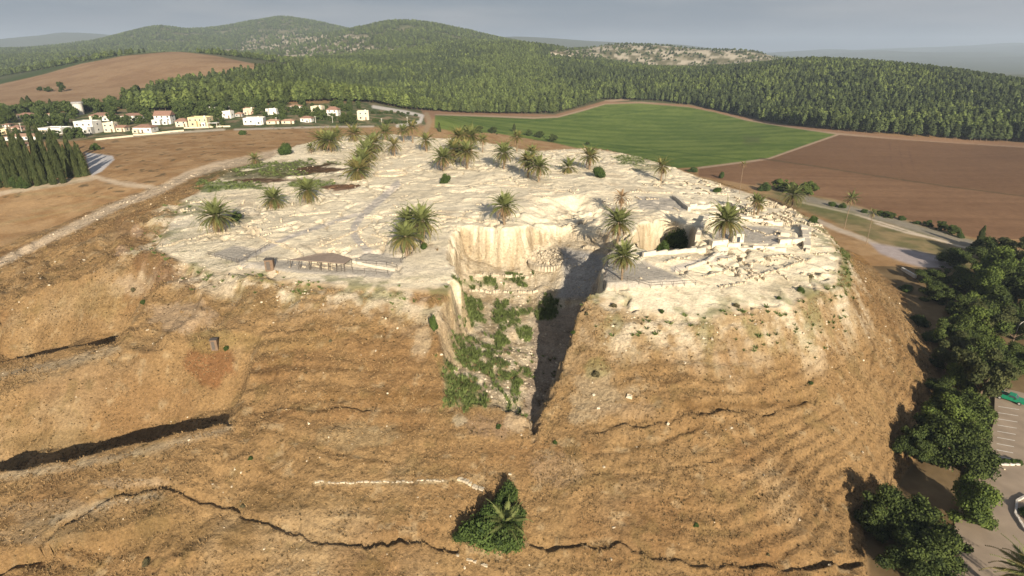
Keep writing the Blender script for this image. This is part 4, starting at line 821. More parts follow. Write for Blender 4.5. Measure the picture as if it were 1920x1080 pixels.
# near forest: between 470 and 1600 m
def for_pts(n, y0, y1, cell, keep):
    X, Y = sample(n, y0, y1); Zg = zs(X, Y); px, py, dp = project(X, Y, Zg); m = keep(px, py, X, Y); X, Y, Zg = X[m], Y[m], Zg[m]
    key = (np.floor(X / cell).astype(np.int64) * 100003 + np.floor(Y / cell).astype(np.int64)); _, ix = np.unique(key, return_index=True); return X[ix], Y[ix], Zg[ix]
NOFOR = [(1660,300),(1700,250)]
def keep_near(px, py, X, Y):
    ok = inside(px, py, FORPX_NEAR) & (Y > 455); ok &= look(m_hill + m_crop + m_plough, X, Y) < .2
    return ok & ~((rock_at(px, py)) & (Y > 1350))
def rock_at(px, py): return inside(px, py, [(1030,98),(1150,78),(1300,80),(1440,90),(1480,110),(1440,125),(1300,124),(1100,119),(1030,112)])
X1, Y1, Z1 = for_pts(230000, 455, 1500, 5.0, keep_near)
# the hidden land behind crests carries forest as well, so that a step to the side shows trees
def keep_far(px, py, X, Y):
    n = fbm(X / 60, Y / 60, 4, 206); rk_ = look(rocky, X, Y); r2 = RS.rand(len(X))
    ok = (look(m_hill, X, Y) < .2) & ~rock_at(px, py) & (px < 1500) & (py < 190) & (n < .16 + .3 * (Y < 1400))
    return ok & ((rk_ < .3) | (r2 < .22))
X2, Y2, Z2 = for_pts(230000, 1050, 3700, 10.5, keep_far)
mm = ~((Y2 < 1500) & inside(*project(X2, Y2, Z2)[:2], FORPX_NEAR)); X2, Y2, Z2 = X2[mm], Y2[mm], Z2[mm]
# scattered scrub on the rocky hill
def keep_rock(px, py, X, Y): return rock_at(px, py) & (Y > 1400) & (RS.rand(len(X)) < .28) & (fbm(X / 50, Y / 50, 3, 301) > -.15)
X3, Y3, Z3 = for_pts(90000, 1400, 2600, 9, keep_rock)
dep1 = Y1 + .2 * np.abs(X1); order = np.argsort(Y1); 
pxs, pys, dps = project(X1, Y1, Z1); vis = np.hypot(X1, Y1); inframe = (pxs > -20) & (pxs < 1940)
# first rank: nearest of each column of the picture, up to 300
cand = np.where(inframe)[0]; cand = cand[np.argsort(dps[cand])]; bins = {}; chosen = []
for i in cand:
    b = int(pxs[i] // 12); c_ = bins.get(b, 0)
    if c_ < 2 and len(chosen) < 290: bins[b] = c_ + 1; chosen.append(i)
chs = np.zeros(len(X1), bool); chs[chosen] = True
first = []
for c_, i in enumerate(chosen):
    v = random.choice((0, 0, 1, 2, 2)) if pxs[i] > 1050 else random.choice((0, 1, 1, 3)); h = random.uniform(10, 15.5)
    o = link('pine_tree', PM[v], None, (X1[i], Y1[i], Z1[i] - .3), (0, 0, random.uniform(0, 6.28)), (h, h, h))
    tag(o, 'slender pine in the front ranks of the forest edge behind the fields', 'tree', 'pines along the forest edge')
src = [link('pine_tree', PM[v], None, (X1[order[40 + v]], Y1[order[40 + v]], Z1[order[40 + v]] - .3), None, (12, 12, 12)) for v in range(4)]
for s in src: tag(s, 'slender pine in the front ranks of the forest edge behind the fields', 'tree', 'pines along the forest edge')
def scl3(n, a, b, k=1.0): s = RS.uniform(a, b, n); return np.c_[s * k, s * k, s]
rest = ~chs; n1 = rest.sum(); px1 = pxs[rest]; u = RS.rand(n1); pat = fbm(X1[rest] / 45, Y1[rest] / 45, 3, 311)
pk1 = np.where(px1 > 1050, np.where(u < .45, 0, np.where(u < .8, 2, 1)), np.where(u < .3, 0, 1)); pat2 = fbm(X1[rest] / 130, Y1[rest] / 130, 3, 312); pk1 = np.where((pat > .2) & (u < .7), 3, pk1); pk1 = np.where((pat2 > .15) & (u > .3), 2, pk1); pk1 = np.where((pat2 < -.22) & (u > .4), 1, pk1)
s1 = scl3(n1, 7.5, 15.5); s1[pk1 == 3] *= .9
gn_scatter('pine_forest', np.c_[X1[rest], Y1[rest], Z1[rest] - .4], RS.uniform(0, 6.28, n1), s1, pk1, src, 'dense pine forest covering the slopes behind the fields')
n2 = len(X2); gn_scatter('hill_woodland', np.c_[X2, Y2, Z2 - .5], RS.uniform(0, 6.28, n2), scl3(n2, 7, 12, 1.45), RS.choice(4, n2, p=(.2, .4, .2, .2)), src, 'open woodland covering the far hills')
n3 = len(X3); gn_scatter('hill_scrub', np.c_[X3, Y3, Z3 - .5], RS.uniform(0, 6.28, n3), scl3(n3, 3.5, 7, 2.2), RS.choice(4, n3), src, 'scattered scrub among the rocks of the far hill')
print('forest', n1, n2, n3)

# --- stones and dry grass on the mound
def rock_mesh(name, seed, m):
    q = np.random.RandomState(seed); mb = MB(); mb.box((0, 0, .25), (1, .8, .6), 0, .3, .16, random.Random(seed)); me = bpy.data.meshes.new(name); me.from_pydata(mb.v, [], mb.f); me.materials.append(m); me.update(); return me
RK = [rock_mesh('limestone_block', s, M_rockd) for s in (1, 2, 3, 4)]
rsrc = []
for (x, y), me, l in zip([(590,392),(1335,350),(1028,494),(1180,745)], RK, ['loose pale limestone block on the white ground left of the curved path','pale limestone block on the rocks of the right rim','pale limestone block at the trench head beside the round altar','pale limestone block in the stone spill right of the trench']):
    p = hit(x, y); o = link('limestone_block', me, None, p, (0, 0, random.uniform(0, 6)), .8); tag(o, l, 'rock'); rsrc.append(o)
def mound_pts(n, wfun, y0=48, y1=300):
    X = RS.uniform(-150, 118, n); Y = y0 + (y1 - y0) * RS.rand(n) ** 1.25; w = wfun(X, Y); m = RS.rand(n) < w; return X[m], Y[m]
def wrock(X, Y):
    tp = look(M_TOP, X, Y); tr = look(M_TR, X, Y); bd = look(band, X, Y); sl = look(M_SL, X, Y); c = look(C[..., 2], X, Y); nn = fbm(X / 9, Y / 9, 3, 401); pale = sstep(.06, .2, c)
    nz_ = fbm(X / 5, Y / 5, 3, 402)
    return np.clip(.10 * tp * sstep(-.1, .4, nn) + .5 * tr * sstep(-.2, .3, nn) * (c > .15) + .45 * bd * sstep(0, .4, nz_) + sl * (.012 + .24 * pale * sstep(-.2, .3, nz_)), 0, 1) * np.clip(130 / Y, .3, 1)
X, Y = mound_pts(120000, wrock); n = len(X); sc = (.11 + .24 * RS.rand(n) ** 3)[:, None] * np.c_[RS.uniform(.7, 1.5, n), RS.uniform(.7, 1.3, n), RS.uniform(.6, 1.2, n)] * (1 + Y[:, None] / 400)
gn_scatter('loose_stones', np.c_[X, Y, zs(X, Y) - .03], RS.uniform(0, 6.28, n), sc, RS.choice(4, n), rsrc, 'pale stones scattered over the mound'); print('stones', n)
def tuft_mesh(name, seed, m, h=1.0, n=9, w=.06):
    q = random.Random(seed); V = []; Fa = []
    for i in range(n):
        a = q.uniform(0, 6.28); r = q.uniform(0, .25); l = h * q.uniform(.5, 1.1); lean = q.uniform(.1, .6); x, y = r * math.cos(a), r * math.sin(a); c, s = math.cos(a), math.sin(a); b = len(V)
        V += [(x - w * s, y + w * c, -.1), (x + w * s, y - w * c, -.1), (x + c * lean * l * .4 + w * s * .8, y + s * lean * l * .4, l * .6), (x + c * lean * l, y + s * lean * l, l)]; Fa += [(b, b + 1, b + 2), (b, b + 2, b + 3)]
    me = bpy.data.meshes.new(name); me.from_pydata(V, [], Fa); me.materials.append(m); me.update(); return me
TG = [tuft_mesh('grass_tuft', s, M_straw, 1, 10, .10) for s in (1, 2)]; TR_ = [tuft_mesh('reed_clump', s, M_reed, 1.2, 16, .09) for s in (3, 4)]
TD = tuft_mesh('dead_weed', 9, simple('dead_weed', (.10, .072, .032), .95, .3, 1, objvar=.5), 1, 12, .09)
gsrc = []
for (x, y), me, l, nm, s in zip([(820,235*2),(520,512),(880,590),(870,715),(560,770)], TG + TR_ + [TD], ['dry grass tuft beside the fallen soil left of the pale cut face','dry grass tuft growing at the steel cabin on the rim','tall green reed clump high in the trench','tall green reed clump low in the trench', 'brown dead weed on the terrace edge left of the trench mouth'], ['grass_tuft', 'grass_tuft', 'reed_clump', 'reed_clump', 'dead_weed'], (.8, .8, 1.2, 1.2, .8)):
    p = hit(x, y); o = link(nm, me, None, p, None, s); tag(o, l, 'grass'); gsrc.append(o)
def wgrass(X, Y):
    sl = look(M_SL, X, Y); c = look(C[..., 2], X, Y); nn = fbm(X / 4, Y / 4, 3, 411); return sl * (c < .12) * np.clip(.35 + .8 * nn, .03, 1) * np.clip(110 / Y, .2, 1) * (Y < 210)
X, Y = mound_pts(330000, wgrass, 46, 215); n = len(X); s = RS.uniform(.14, .36, n)
gn_scatter('dry_grass', np.c_[X, Y, zs(X, Y)], RS.uniform(0, 6.28, n), np.c_[s * 1.3, s * 1.3, s], RS.choice(2, n), gsrc[:2], 'dry grass covering the slopes'); print('grass', n)
def wdead(X, Y):
    lip = look(np.exp(-((frr - .2) / .09) ** 2), X, Y); sl = look(M_SL, X, Y); return sl * np.clip(.02 + .35 * lip * (fbm(X / 8, Y / 5, 3, 431) > -.1) + .5 * (fbm(X / 3, Y / 3, 3, 432) > .42), 0, 1) * np.clip(110 / Y, .2, 1) * (Y < 215)
X, Y = mound_pts(120000, wdead, 46, 215); n = len(X); s = RS.uniform(.15, .4, n)
gn_scatter('dead_weeds', np.c_[X, Y, zs(X, Y)], RS.uniform(0, 6.28, n), np.c_[s * 1.5, s * 1.5, s * .8], np.zeros(n), gsrc[4:], 'dark dead weeds along the terrace edges'); print('dead', n)
def wreed(X, Y): return look(m_green, X, Y) * .9
X = RS.uniform(-22, 25, 16000); Y = RS.uniform(75, 130, 16000); m = RS.rand(16000) < wreed(X, Y); X, Y = X[m], Y[m]; n = len(X); s = RS.uniform(.3, .85, n)
gn_scatter('trench_reeds', np.c_[X, Y, zs(X, Y)], RS.uniform(0, 6.28, n), np.c_[s, s, s], RS.choice(2, n), gsrc[2:4], 'green reeds and weeds on the trench floor'); print('reeds', n)
# low weeds on the rim and scrub patch
def wweed(X, Y):
    c = look(C, X, Y); g = (c[:, 1] > c[:, 0] * .95) & (look(M_TOP + M_SL, X, Y) > .4) & (look(M_TR, X, Y) < .3); return np.clip(g * .5 + .10 * look(band, X, Y) * (fbm(X / 4, Y / 4, 3, 441) > -.1), 0, 1)
X, Y = mound_pts(90000, wweed, 90, 290); n = len(X); s = RS.uniform(.3, .7, n)
gn_scatter('rim_weeds', np.c_[X, Y, zs(X, Y)], RS.uniform(0, 6.28, n), np.c_[s * 1.6, s * 1.6, s * .8], RS.choice(2, n), gsrc[2:4], 'low green weeds along the rim and in the scrub patch'); print('weeds', n)

# ------------------------------------------------------------------ ruins
def stone_wall(line, th, h, label, group=None, name='ruin_wall', step=.45, rough=.10, px=True, m=None):
    h = h * .78; th = th * .85
    pts = [hit(*p) for p in line] if px else [Vector((p[0], p[1], gz(p[0], p[1]))) for p in line]
    c = sum((p.xy for p in pts), Vector((0, 0))) / len(pts); o0 = Vector((c.x, c.y, gz(c.x, c.y))); mb = MB(); r = random.Random(int(c.x * 100) + 5)
    for a, b in zip(pts[:-1], pts[1:]):
        d = (b.xy - a.xy); L = d.length
        if L < .3: continue
        d /= L; n = Vector((-d.y, d.x)); an = math.atan2(d.y, d.x); k = max(1, int(L / step))
        for i in range(k):
            if r.random() < .16: continue
            s = (i + .5) / k * L; q = a.xy + d * s; hh = h * r.uniform(.55, 1.15); z = gz(q.x, q.y); nc = 1 if h < .8 else 2
            for cidx in range(nc):
                for side in ((-.26, .26) if th > .7 else (0,)):
                    w = th * (.5 if th > .7 else 1); e = q + n * side * th + d * r.uniform(-.1, .1)
                    mb.box((e.x - o0.x, e.y - o0.y, z - o0.z - .2 + (hh + .2) / nc * (cidx + .5)), (L / k * r.uniform(.85, 1.05), w * r.uniform(.85, 1.1), (hh + .2) / nc), an + r.uniform(-.12, .12), .12, rough * .6, r)
    o = mb.build(name, m or (M_rockd if th < .36 else M_limestone), None, o0); return tag(o, label, 'wall', group)
def smooth_wall(line, th, h, label, group=None, z=None, name='plastered_wall'):
    pts = [hit(*p) for p in line]; o0 = pts[0].copy(); mb = MB(); r = random.Random(int(o0.x * 50))
    for a, b in zip(pts[:-1], pts[1:]):
        d = b.xy - a.xy; L = d.length; d /= L; an = math.atan2(d.y, d.x); k = max(1, int(L / 2.2))
        for i in range(k):
            q = a.xy + d * ((i + .5) / k * L); zz = gz(q.x, q.y); hh = h * r.uniform(.86, 1.06)
            mb.box((q.x - o0.x, q.y - o0.y, zz - o0.z + hh / 2 - .4), (L / k * 1.02 + .02, th * r.uniform(.92, 1.05), hh + .8), an, .05, .05, r)
    return tag(mb.build(name, M_wall_cap, None, o0), label, 'wall', group)
WALLS = [([(1307,452),(1316,430),(1327,411)],1.1,1.5,'bright plastered wall on the left side of the walled courtyard'),([(1329,410),(1360,409),(1388,412)],.9,1.0,'straight pale wall at the back left of the courtyard'),([(1388,412),(1430,418),(1466,423)],.8,1.0,'pale wall at the back right of the courtyard'),
 ([(1332,461),(1362,460)],1.3,1.2,'short thick plastered wall at the front left of the courtyard'),([(1364,461),(1410,466),(1472,472)],.7,.8,'long low pale wall along the front of the courtyard'),([(1506,427),(1509,450),(1512,471)],1.6,1.5,'thick pale wall closing the courtyard at the right'),
 ([(1517,430),(1516,452),(1514,474)],.9,1.0,'outermost wall at the right end of the courtyard'),([(1460,456),(1482,456),(1504,458)],.9,1.2,'cross wall stub at the lower right of the courtyard'),([(1463,442),(1480,444)],.8,1.1,'middle wall stub inside the right part of the courtyard'),
 ([(1376,432),(1380,422)],.9,1.4,'short wall right of the courtyard palm'),([(1291,391),(1330,389),(1370,388)],1.0,1.3,'pale front wall of the raised square block'),([(1262,372),(1276,382),(1292,396)],.9,1.1,'side wall of the raised square block with a dark gap'),
 ([(1370,388),(1382,398)],.9,1.2,'right corner wall of the raised square block'),([(1205,481),(1250,477),(1322,471)],.5,.9,'thin wall along the front of the sunken pit'),([(1288,508),(1320,494),(1362,479)],.5,.6,'low kerb wall beside the sloping path'),([(660,492),(740,508)],.4,.5,'low kerb at the front of the left platform'),
 ([(1302,500),(1330,490)],.4,.5,'short kerb below the sloping path')]
for w in WALLS: smooth_wall(*w)
o0 = hit(1384, 453); tw = empty('ruin_tower_stub', o0, .1); tag(tw, 'squared white stone stub with a dark doorway in the courtyard', 'ruin')
MB().box((0, 0, .8), (2.0, 1.6, 2.4), 0, .06, .08).build('masonry', M_wall_cap, tw); MB().box((-1.35, -.2, .6), (.7, .9, 1.9), 0, .05, .05).build('buttress', M_wall_cap, tw); MB().box((-.4, -.83, .75), (.75, .06, 1.3)).build('doorway', M_glass, tw)
LS = 'rubble wall remnant '
SW = [([(300,463),(350,450),(400,439),(432,436)],.6,.5,LS+'along the left rim below the first palm'),([(455,424),(480,440),(500,452),(540,462)],.6,.5,LS+'of upright stones left of the straight path'),([(470,428),(490,434)],.9,1.0,'row of upright grey stones between two paths at the left'),
 ([(530,461),(552,468),(566,478),(568,488)],.5,.6,LS+'curving behind the shade canopy'),([(600,462),(640,445),(690,425)],.5,.4,LS+'slanting above the shade canopy'),([(697,440),(720,447),(760,452)],.5,.5,LS+'left of the front palm cluster'),([(672,425),(676,445),(692,463)],.5,.4,LS+'along the outer bend of the curved path'),
 ([(820,405),(880,412),(935,416)],.6,.5,LS+'running straight above the pale cut face'),([(700,405),(760,402),(820,406)],.5,.35,LS+'across the middle of the white ground'),([(1050,430),(1080,424),(1110,414)],.6,.6,LS+'above the trench head'),([(985,490),(1003,473),(1020,465)],.5,.6,LS+'curving round the left of the stone altar'),
 ([(1003,503),(1030,500),(1046,502)],.5,.5,LS+'below the round stone altar'),([(1094,466),(1130,472),(1142,474)],.9,1.0,'rough stone revetment at the head of the dark trench'),([(1240,495),(1270,485),(1300,482)],.6,.5,LS+'above the fenced platform'),([(1320,520),(1370,505),(1430,490),(1490,480)],.6,.5,LS+'slanting across the lower right of the top'),
 ([(1400,525),(1450,510),(1520,488)],.6,.6,LS+'near the right rim, nearest the slope'),([(1350,540),(1400,530)],.6,.5,LS+'low on the right, just above the green weeds'),([(890,518),(950,520),(1000,518)],.6,.7,'stone step across the upper trench floor'),([(880,545),(940,548),(1010,545)],.6,.7,'stone step at the edge of the lower trench floor'),
 ([(1180,360),(1260,362)],.5,.4,LS+'behind the raised square block'),([(1300,345),(1340,350),(1360,356)],.7,.6,LS+'on the right rocks behind the square block'),([(560,405),(620,398)],.4,.35,LS+'below the two left palms'),([(900,345),(990,352),(1060,360)],.4,.35,LS+'below the trio of palms'),
 ([(1000,283),(1060,284),(1110,292)],.5,.5,LS+'along the back rim behind the trio'),([(590,905),(700,904),(840,901)],.32,.10,'long row of pale stones across the lower slope'),([(858,897),(880,906),(908,918)],.8,.3,'short pale stone row just above the big dark bush'),([(855,1040),(880,1050),(915,1062)],.4,.25,'row of pale stones near the bottom edge')]
for w in SW: stone_wall(*w)
rr = random.Random(5); nroom = 0
for (x0, x1, y0, y1, n_, s_) in [(1385,1520,372,424,70,.9),(1400,1550,432,520,22,.7),(1200,1300,345,400,8,.6),(880,1090,330,372,12,.6),(450,700,385,470,16,.6),(330,460,375,415,10,.7),(1290,1400,338,366,12,.9),(740,900,350,400,8,.5),(1330,1490,485,530,12,.8),(1040,1180,375,402,6,.5),(500,560,270,300,6,.6)]:
    for i in range(n_):
        x = rr.uniform(x0, x1); y = rr.uniform(y0, y1); p = hit(x, y)
        if look(M_TOP, np.array([p.x]), np.array([p.y]))[0] < .6: continue
        an = .35 + (1.5708 if rr.random() < .5 else 0) + rr.uniform(-.1, .1); L = rr.uniform(1.5, 5); nroom += 1
        stone_wall([(p.x, p.y), (p.x + math.cos(an) * L, p.y + math.sin(an) * L)], .55, s_ * rr.uniform(.6, 1.0), 'short low stone wall stub of an excavated room', 'wall stubs of excavated rooms', px=False)
# round altar and round pit
c = hit(1024, 492); r = random.Random(3); mb = MB()
for q in range(170):
    a = r.uniform(0, 6.28); R_ = 3.9 * math.sqrt(r.random()); zt = gz(c.x + R_ * math.cos(a), c.y + R_ * math.sin(a)) - c.z
    mb.box((R_ * math.cos(a), R_ * math.sin(a), max(zt, -.3) - .1), (r.uniform(.4, .8), r.uniform(.4, .7), 1.1), a, .15, .08, r)
for q in range(38): a = q / 38 * 6.283; mb.box((4.1 * math.cos(a), 4.1 * math.sin(a), -.2), (.7, .6, 1.3), a, .1, .06, r)
tag(mb.build('round_altar', M_limestone, None, c), 'large round altar of packed stones left of the trench shadow', 'ruin')
c = hit(732, 326); mb = MB(); r = random.Random(8)
for ring, zz in ((0, .0), (1, .38)):
    for q in range(46): a = (q + ring * .5) / 46 * 6.283; mb.box((5.7 * math.cos(a), 5.7 * math.sin(a), gz(c.x + 5.7 * math.cos(a), c.y + 5.7 * math.sin(a)) - c.z + zz), (.5, .78, .42), a, .05, .03, r)
tag(mb.build('round_silo_wall', M_limestone, None, c), 'low circular stone wall in the middle of the white ground', 'ruin')

# shade canopy over the ruin
cp = [(543,487),(597,475),(625,474),(659,484),(645,494),(600,490)]; g0 = hit(600, 503); ct = empty('shade_canopy', g0); tag(ct, 'low brown shade canopy on posts over a small excavation', 'canopy')
W_ = []
for i, (x, y) in enumerate(cp): q = P(x, y, g0.z + (1.7 if i in (0, 3, 4) else 2.0)); W_.append(Vector(q) - g0)
mb = MB(); top_ = [(v.x, v.y, v.z) for v in W_]; mb.add(top_ + [(v[0], v[1], v[2] - .12) for v in top_], [(0, 1, 2, 5), (2, 3, 4, 5), (6, 11, 8, 7), (8, 11, 10, 9)] + [(i, i + 6, (i + 1) % 6 + 6, (i + 1) % 6) for i in range(6)]); mb.build('cloth', M_shade, ct)
for i in range(6):
    v = W_[i]; zg = gz(g0.x + v.x, g0.y + v.y) - g0.z; MB().tube([(v.x, v.y, zg - .2), (v.x * .985, v.y, v.z - .1)], .09, 6).build('post', M_metal, ct)
for k in (.33, .66):
    for a, b in ((0, 5), (5, 4)): v = W_[a].lerp(W_[b], k); zg = gz(g0.x + v.x, g0.y + v.y) - g0.z; MB().tube([(v.x, v.y, zg - .2), (v.x, v.y, v.z - .12)], .08, 6).build('post', M_metal, ct)
for ln in ([(575,492),(600,496),(632,500)], [(585,498),(625,506)]): stone_wall(ln, .5, .5, 'small excavated stone wall shaded by the canopy', 'excavated walls under the canopy')
# brown steel cabins on the slope
for (x, y, w, h, l) in [(507,505,15,20,'small brown steel hut on the rim beside the railing'),(404,654,12,20,'small brown steel hut halfway down the left slope')]:
    p = hit(x, y); s = depth_of(p) / F; b = empty('steel_hut', p, .15); tag(b, l, 'hut'); MB().box((0, 0, h * s * .45), (w * s, w * s * .8, h * s * 1.1)).build('body', M_rust, b); MB().box((0, 0, h * s * 1.0 + .04), (w * s * 1.12, w * s * .95, .08), 0).build('lid', M_metal, b); MB().box((-w * s * .1, -w * s * .41, h * s * .45), (w * s * .45, .04, h * s * .8)).build('door', M_metal, b)
def railing(line, label, h=1.1, gap=2.4, rails=(1.05, .55)):
    pts = [hit(*p) for p in line]; o0 = pts[0].copy(); t = empty('railing', o0); tag(t, label, 'railing'); top_ = []
    for a, b in zip(pts[:-1], pts[1:]):
        L = (b - a).length; k = max(1, round(L / gap))
        for i in range(k): q = a.lerp(b, i / k); top_.append(Vector((q.x, q.y, gz(q.x, q.y))))
    top_.append(pts[-1]); me = None
    for q in top_:
        if me is None: me = MB().tube([(0, 0, -.25), (0, 0, h)], .045, 5).build('post', M_metal, t, q - o0).data
        else: link('post', me, t, q - o0)
    for r_ in rails: MB().tube([q - o0 + Vector((0, 0, r_)) for q in top_], .03, 4).build('rail', M_metal, t)
railing([(1131,545),(1220,540),(1304,535)], 'railing along the front of the fenced platform'); railing([(1304,535),(1284,522),(1265,509)], 'railing on the right side of the fenced platform'); railing([(1131,543),(1136,515),(1143,480)], 'railing on the left side of the fenced platform above the trench')
railing([(445,492),(520,492),(600,500),(660,505)], 'railing passing behind the small brown hut and canopy'); railing([(560,505),(640,509),(728,516)], 'railing below the shade canopy'); railing([(392,480),(415,487),(445,496)], 'railing at the front of the leftmost platform'); railing([(448,496),(480,477),(505,461)], 'railing along the straight path at the left')
railing([(668,495),(745,505),(760,486)], 'railing around the left platform beside the palm cluster')

# ------------------------------------------------------------------ village
def house(cx, by, w, h, wall, roof, label, extra=None, name='village_house', cat='house'):
    p = hit(cx, by); s = depth_of(p) / F; W = w * s * .80; H = h * s * .86; D = max(5, min(10, W * .75)); rz = random.uniform(-.15, .25)
    t = empty(name, (p.x, p.y + D / 2, p.z - .1), rz); tag(t, label, cat); st = max(1, round(H / 3.1)); hw = H if roof == 'flat' else H * .72
    MB().box((0, 0, hw / 2), (W, D, hw)).build('wall', wall, t)
    if roof == 'flat':
        m = MB()
        for x, y, a, b in ((0, -D / 2 + .12, W + .08, .24), (0, D / 2 - .12, W + .08, .24), (-W / 2 + .12, 0, .24, D - .5), (W / 2 - .12, 0, .24, D - .5)): m.box((x, y, hw + .22), (a, b, .46))
        m.build('parapet', wall, t); MB().box((W * .2, D * .1, hw + .5), (.9, .9, 1.0)).build('water_tank', M_white, t)
    else:
        rh = H * .34; m = MB(); e = .4; a, b = W / 2 + e, D / 2 + e; i = 0 if roof == 'gable' else min(a, b) * .8
        m.add([(-a, -b, hw), (a, -b, hw), (a, b, hw), (-a, b, hw), (-a + i, 0, hw + rh), (a - i, 0, hw + rh), (-a, -b, hw - .12), (a, -b, hw - .12), (a, b, hw - .12), (-a, b, hw - .12)], [(0, 1, 5, 4), (1, 2, 5), (2, 3, 4, 5), (3, 0, 4), (0, 6, 7, 1), (1, 7, 8, 2), (2, 8, 9, 3), (3, 9, 6, 0), (9, 8, 7, 6)])
        m.build('roof', M_tile if roof != 'faded' else M_tile2, t)
    nw = max(2, int(W / 3.0))
    for f in range(st):
        z = (f + .55) * hw / st
        for i in range(nw):
            x = -W / 2 + (i + .5) * W / nw + random.uniform(-.3, .3)
            if f == 0 and i == nw // 2: MB().box((x, -D / 2 - .03, 1.05), (1.0, .1, 2.1)).build('door', M_bark, t); continue
            fr_ = MB().box((x, -D / 2 - .02, z), (1.25, .08, 1.25)).build('window', M_conc_w, t); MB().box((x, -D / 2 - .065, z), (1.0, .05, 1.0)).build('pane', M_glass, fr_)
        fr_ = MB().box((W / 2 + .02, 0, z), (.08, 1.25, 1.25)).build('window', M_conc_w, t); MB().box((W / 2 + .065, 0, z), (.05, 1.0, 1.0)).build('pane', M_glass, fr_)
    if extra:
        for (dx, dw, dh, mat_, dy) in extra:
            ex = MB().box((dx * W, -D / 2 - dy / 2, dh * H / 2), (dw * W, dy, dh * H)).build('annex', mat_, t); MB().box((dx * W, -D / 2 - dy - .03, dh * H * .5), (min(1.2, dw * W * .4), .06, min(1.2, dh * H * .5))).build('window', M_glass, ex)
    return t
HS = [(160,250,44,24,M_white,'flat','large white stepped house with flat roofs, nearest the field at the left',[(-.15,.6,.35,M_white,3),(.42,.2,.6,M_grey,2.5)]),(205,248,24,19,M_cream,'flat','cream flat-roofed cube house beside a small gabled one',None),(227,247,20,13,M_cream,'gable','small cream gabled house right of the cream cube',None),
 (267,249,42,16,M_white,'hip','long low house with a terracotta roof behind the field edge',[(-.3,.3,.5,M_cream,2)]),(305,233,36,26,M_white,'gable','tall white three-storey house with a red gable roof',[(-.3,.5,.42,M_white,3),(.2,.3,.3,M_white,2)]),(340,238,26,17,M_cream,'hip','red-roofed left wing of the yellow house',None),
 (372,238,44,19,M_yell,'flat','big yellow flat-roofed house with a stepped front',[(-.2,.4,.7,M_yell,2),(.35,.2,.55,M_white,2)]),(186,226,46,15,M_cream,'hip','house with two orange roofs behind the white stepped house',[(.3,.4,.5,M_white,3)]),(246,225,48,13,M_white,'hip','white house with a dark red roof in front of the trees',[(.25,.4,.7,M_white,3)]),
 (46,224,34,13,M_cream,'hip','red-roofed house among the trees at the far left',None),(93,219,14,8,M_white,'faded','small white house behind trees left of the water tower',None),(95,251,54,11,M_white,'flat','long low white building beside the cypress grove',[(-.3,.3,.8,M_cream,2)]),(29,246,18,12,M_pink,'hip','reddish small house behind the cypress grove',None),
 (36,263,64,12,M_white,'faded','wide low house with faded roof directly above the cypress grove',None),(4,252,16,10,M_yell,'flat','yellow house corner at the left edge',None),(35,276,20,10,M_cream,'hip','cream house partly hidden by the cypresses',None),(426,222,21,14,M_white,'flat','small white cube house at the forest edge',None),(447,219,16,9,M_grey,'faded','grey low house between white and pink houses',None),
 (466,215,24,12,M_pink,'flat','pink flat-roofed house at the forest edge',[(-.25,.4,.7,M_cream,2)]),(509,215,24,11,M_white,'flat','white house with a small tower block',[(-.3,.25,1.2,M_white,2)]),(473,234,44,13,M_white,'flat','long white flat-roofed house facing the brown field',[(.3,.3,.7,M_white,2)]),(510,233,28,10,M_cream,'faded','low beige-roofed house right of the long white house',None),
 (538,232,28,9,M_cream,'faded','second low beige-roofed house facing the brown field',None),(574,229,26,12,M_white,'hip','pale hip-roofed house near the middle of the field edge',[(.2,.4,.5,M_white,2)]),(552,204,28,8,M_white,'faded','pale low house farthest up by the forest',None),(594,210,26,11,M_cream,'flat','cream flat-roofed house near the forest',[(.3,.3,.5,M_white,2)]),
 (624,217,26,18,M_white,'hip','tall pale house with stacked pinkish roofs left of the dark trees',[(-.2,.5,.5,M_white,2)]),(680,225,26,18,M_cream,'flat','cream house standing alone right of the dark trees',[(-.2,.4,.6,M_cream,2)]),(10,238,14,7,M_white,'hip','red roof half hidden at the left edge behind the trees',None),(118,229,14,7,M_white,'faded','small roof between trees under the water tower',None)]
for a in HS: house(*a)
p = hit(402, 239); s = depth_of(p) / F; t = empty('carport', p); tag(t, 'white flat carport beside the yellow house', 'carport'); MB().box((0, 0, 3.0), (18 * s, 5, .25)).build('roof', M_white, t)
for x in (-.45, .45):
    for y in (-2.2, 2.2): MB().tube([(x * 18 * s, y, -.2), (x * 18 * s, y, 3)], .12, 6).build('post', M_conc_w, t)
for i, (a, b) in enumerate([((345,241),(432,238)),((180,263),(250,256)),((250,254),(345,246))]):
    A, B = hit(*a), hit(*b); L = (B - A).length; mb = MB(); n_ = int(L / 3)
    for k in range(n_): q = A.lerp(B, (k + .5) / n_); mb.box((q.x - A.x, q.y - A.y, gz(q.x, q.y) - A.z + .2), (L / n_ * .98, .35, 1.4), math.atan2(B.y - A.y, B.x - A.x))
    tag(mb.build('boundary_wall', M_cream, None, A), ['cream garden wall below the yellow house', 'low pale wall beside the white stepped house', 'low pale wall in front of the long red-roofed house'][i], 'wall')
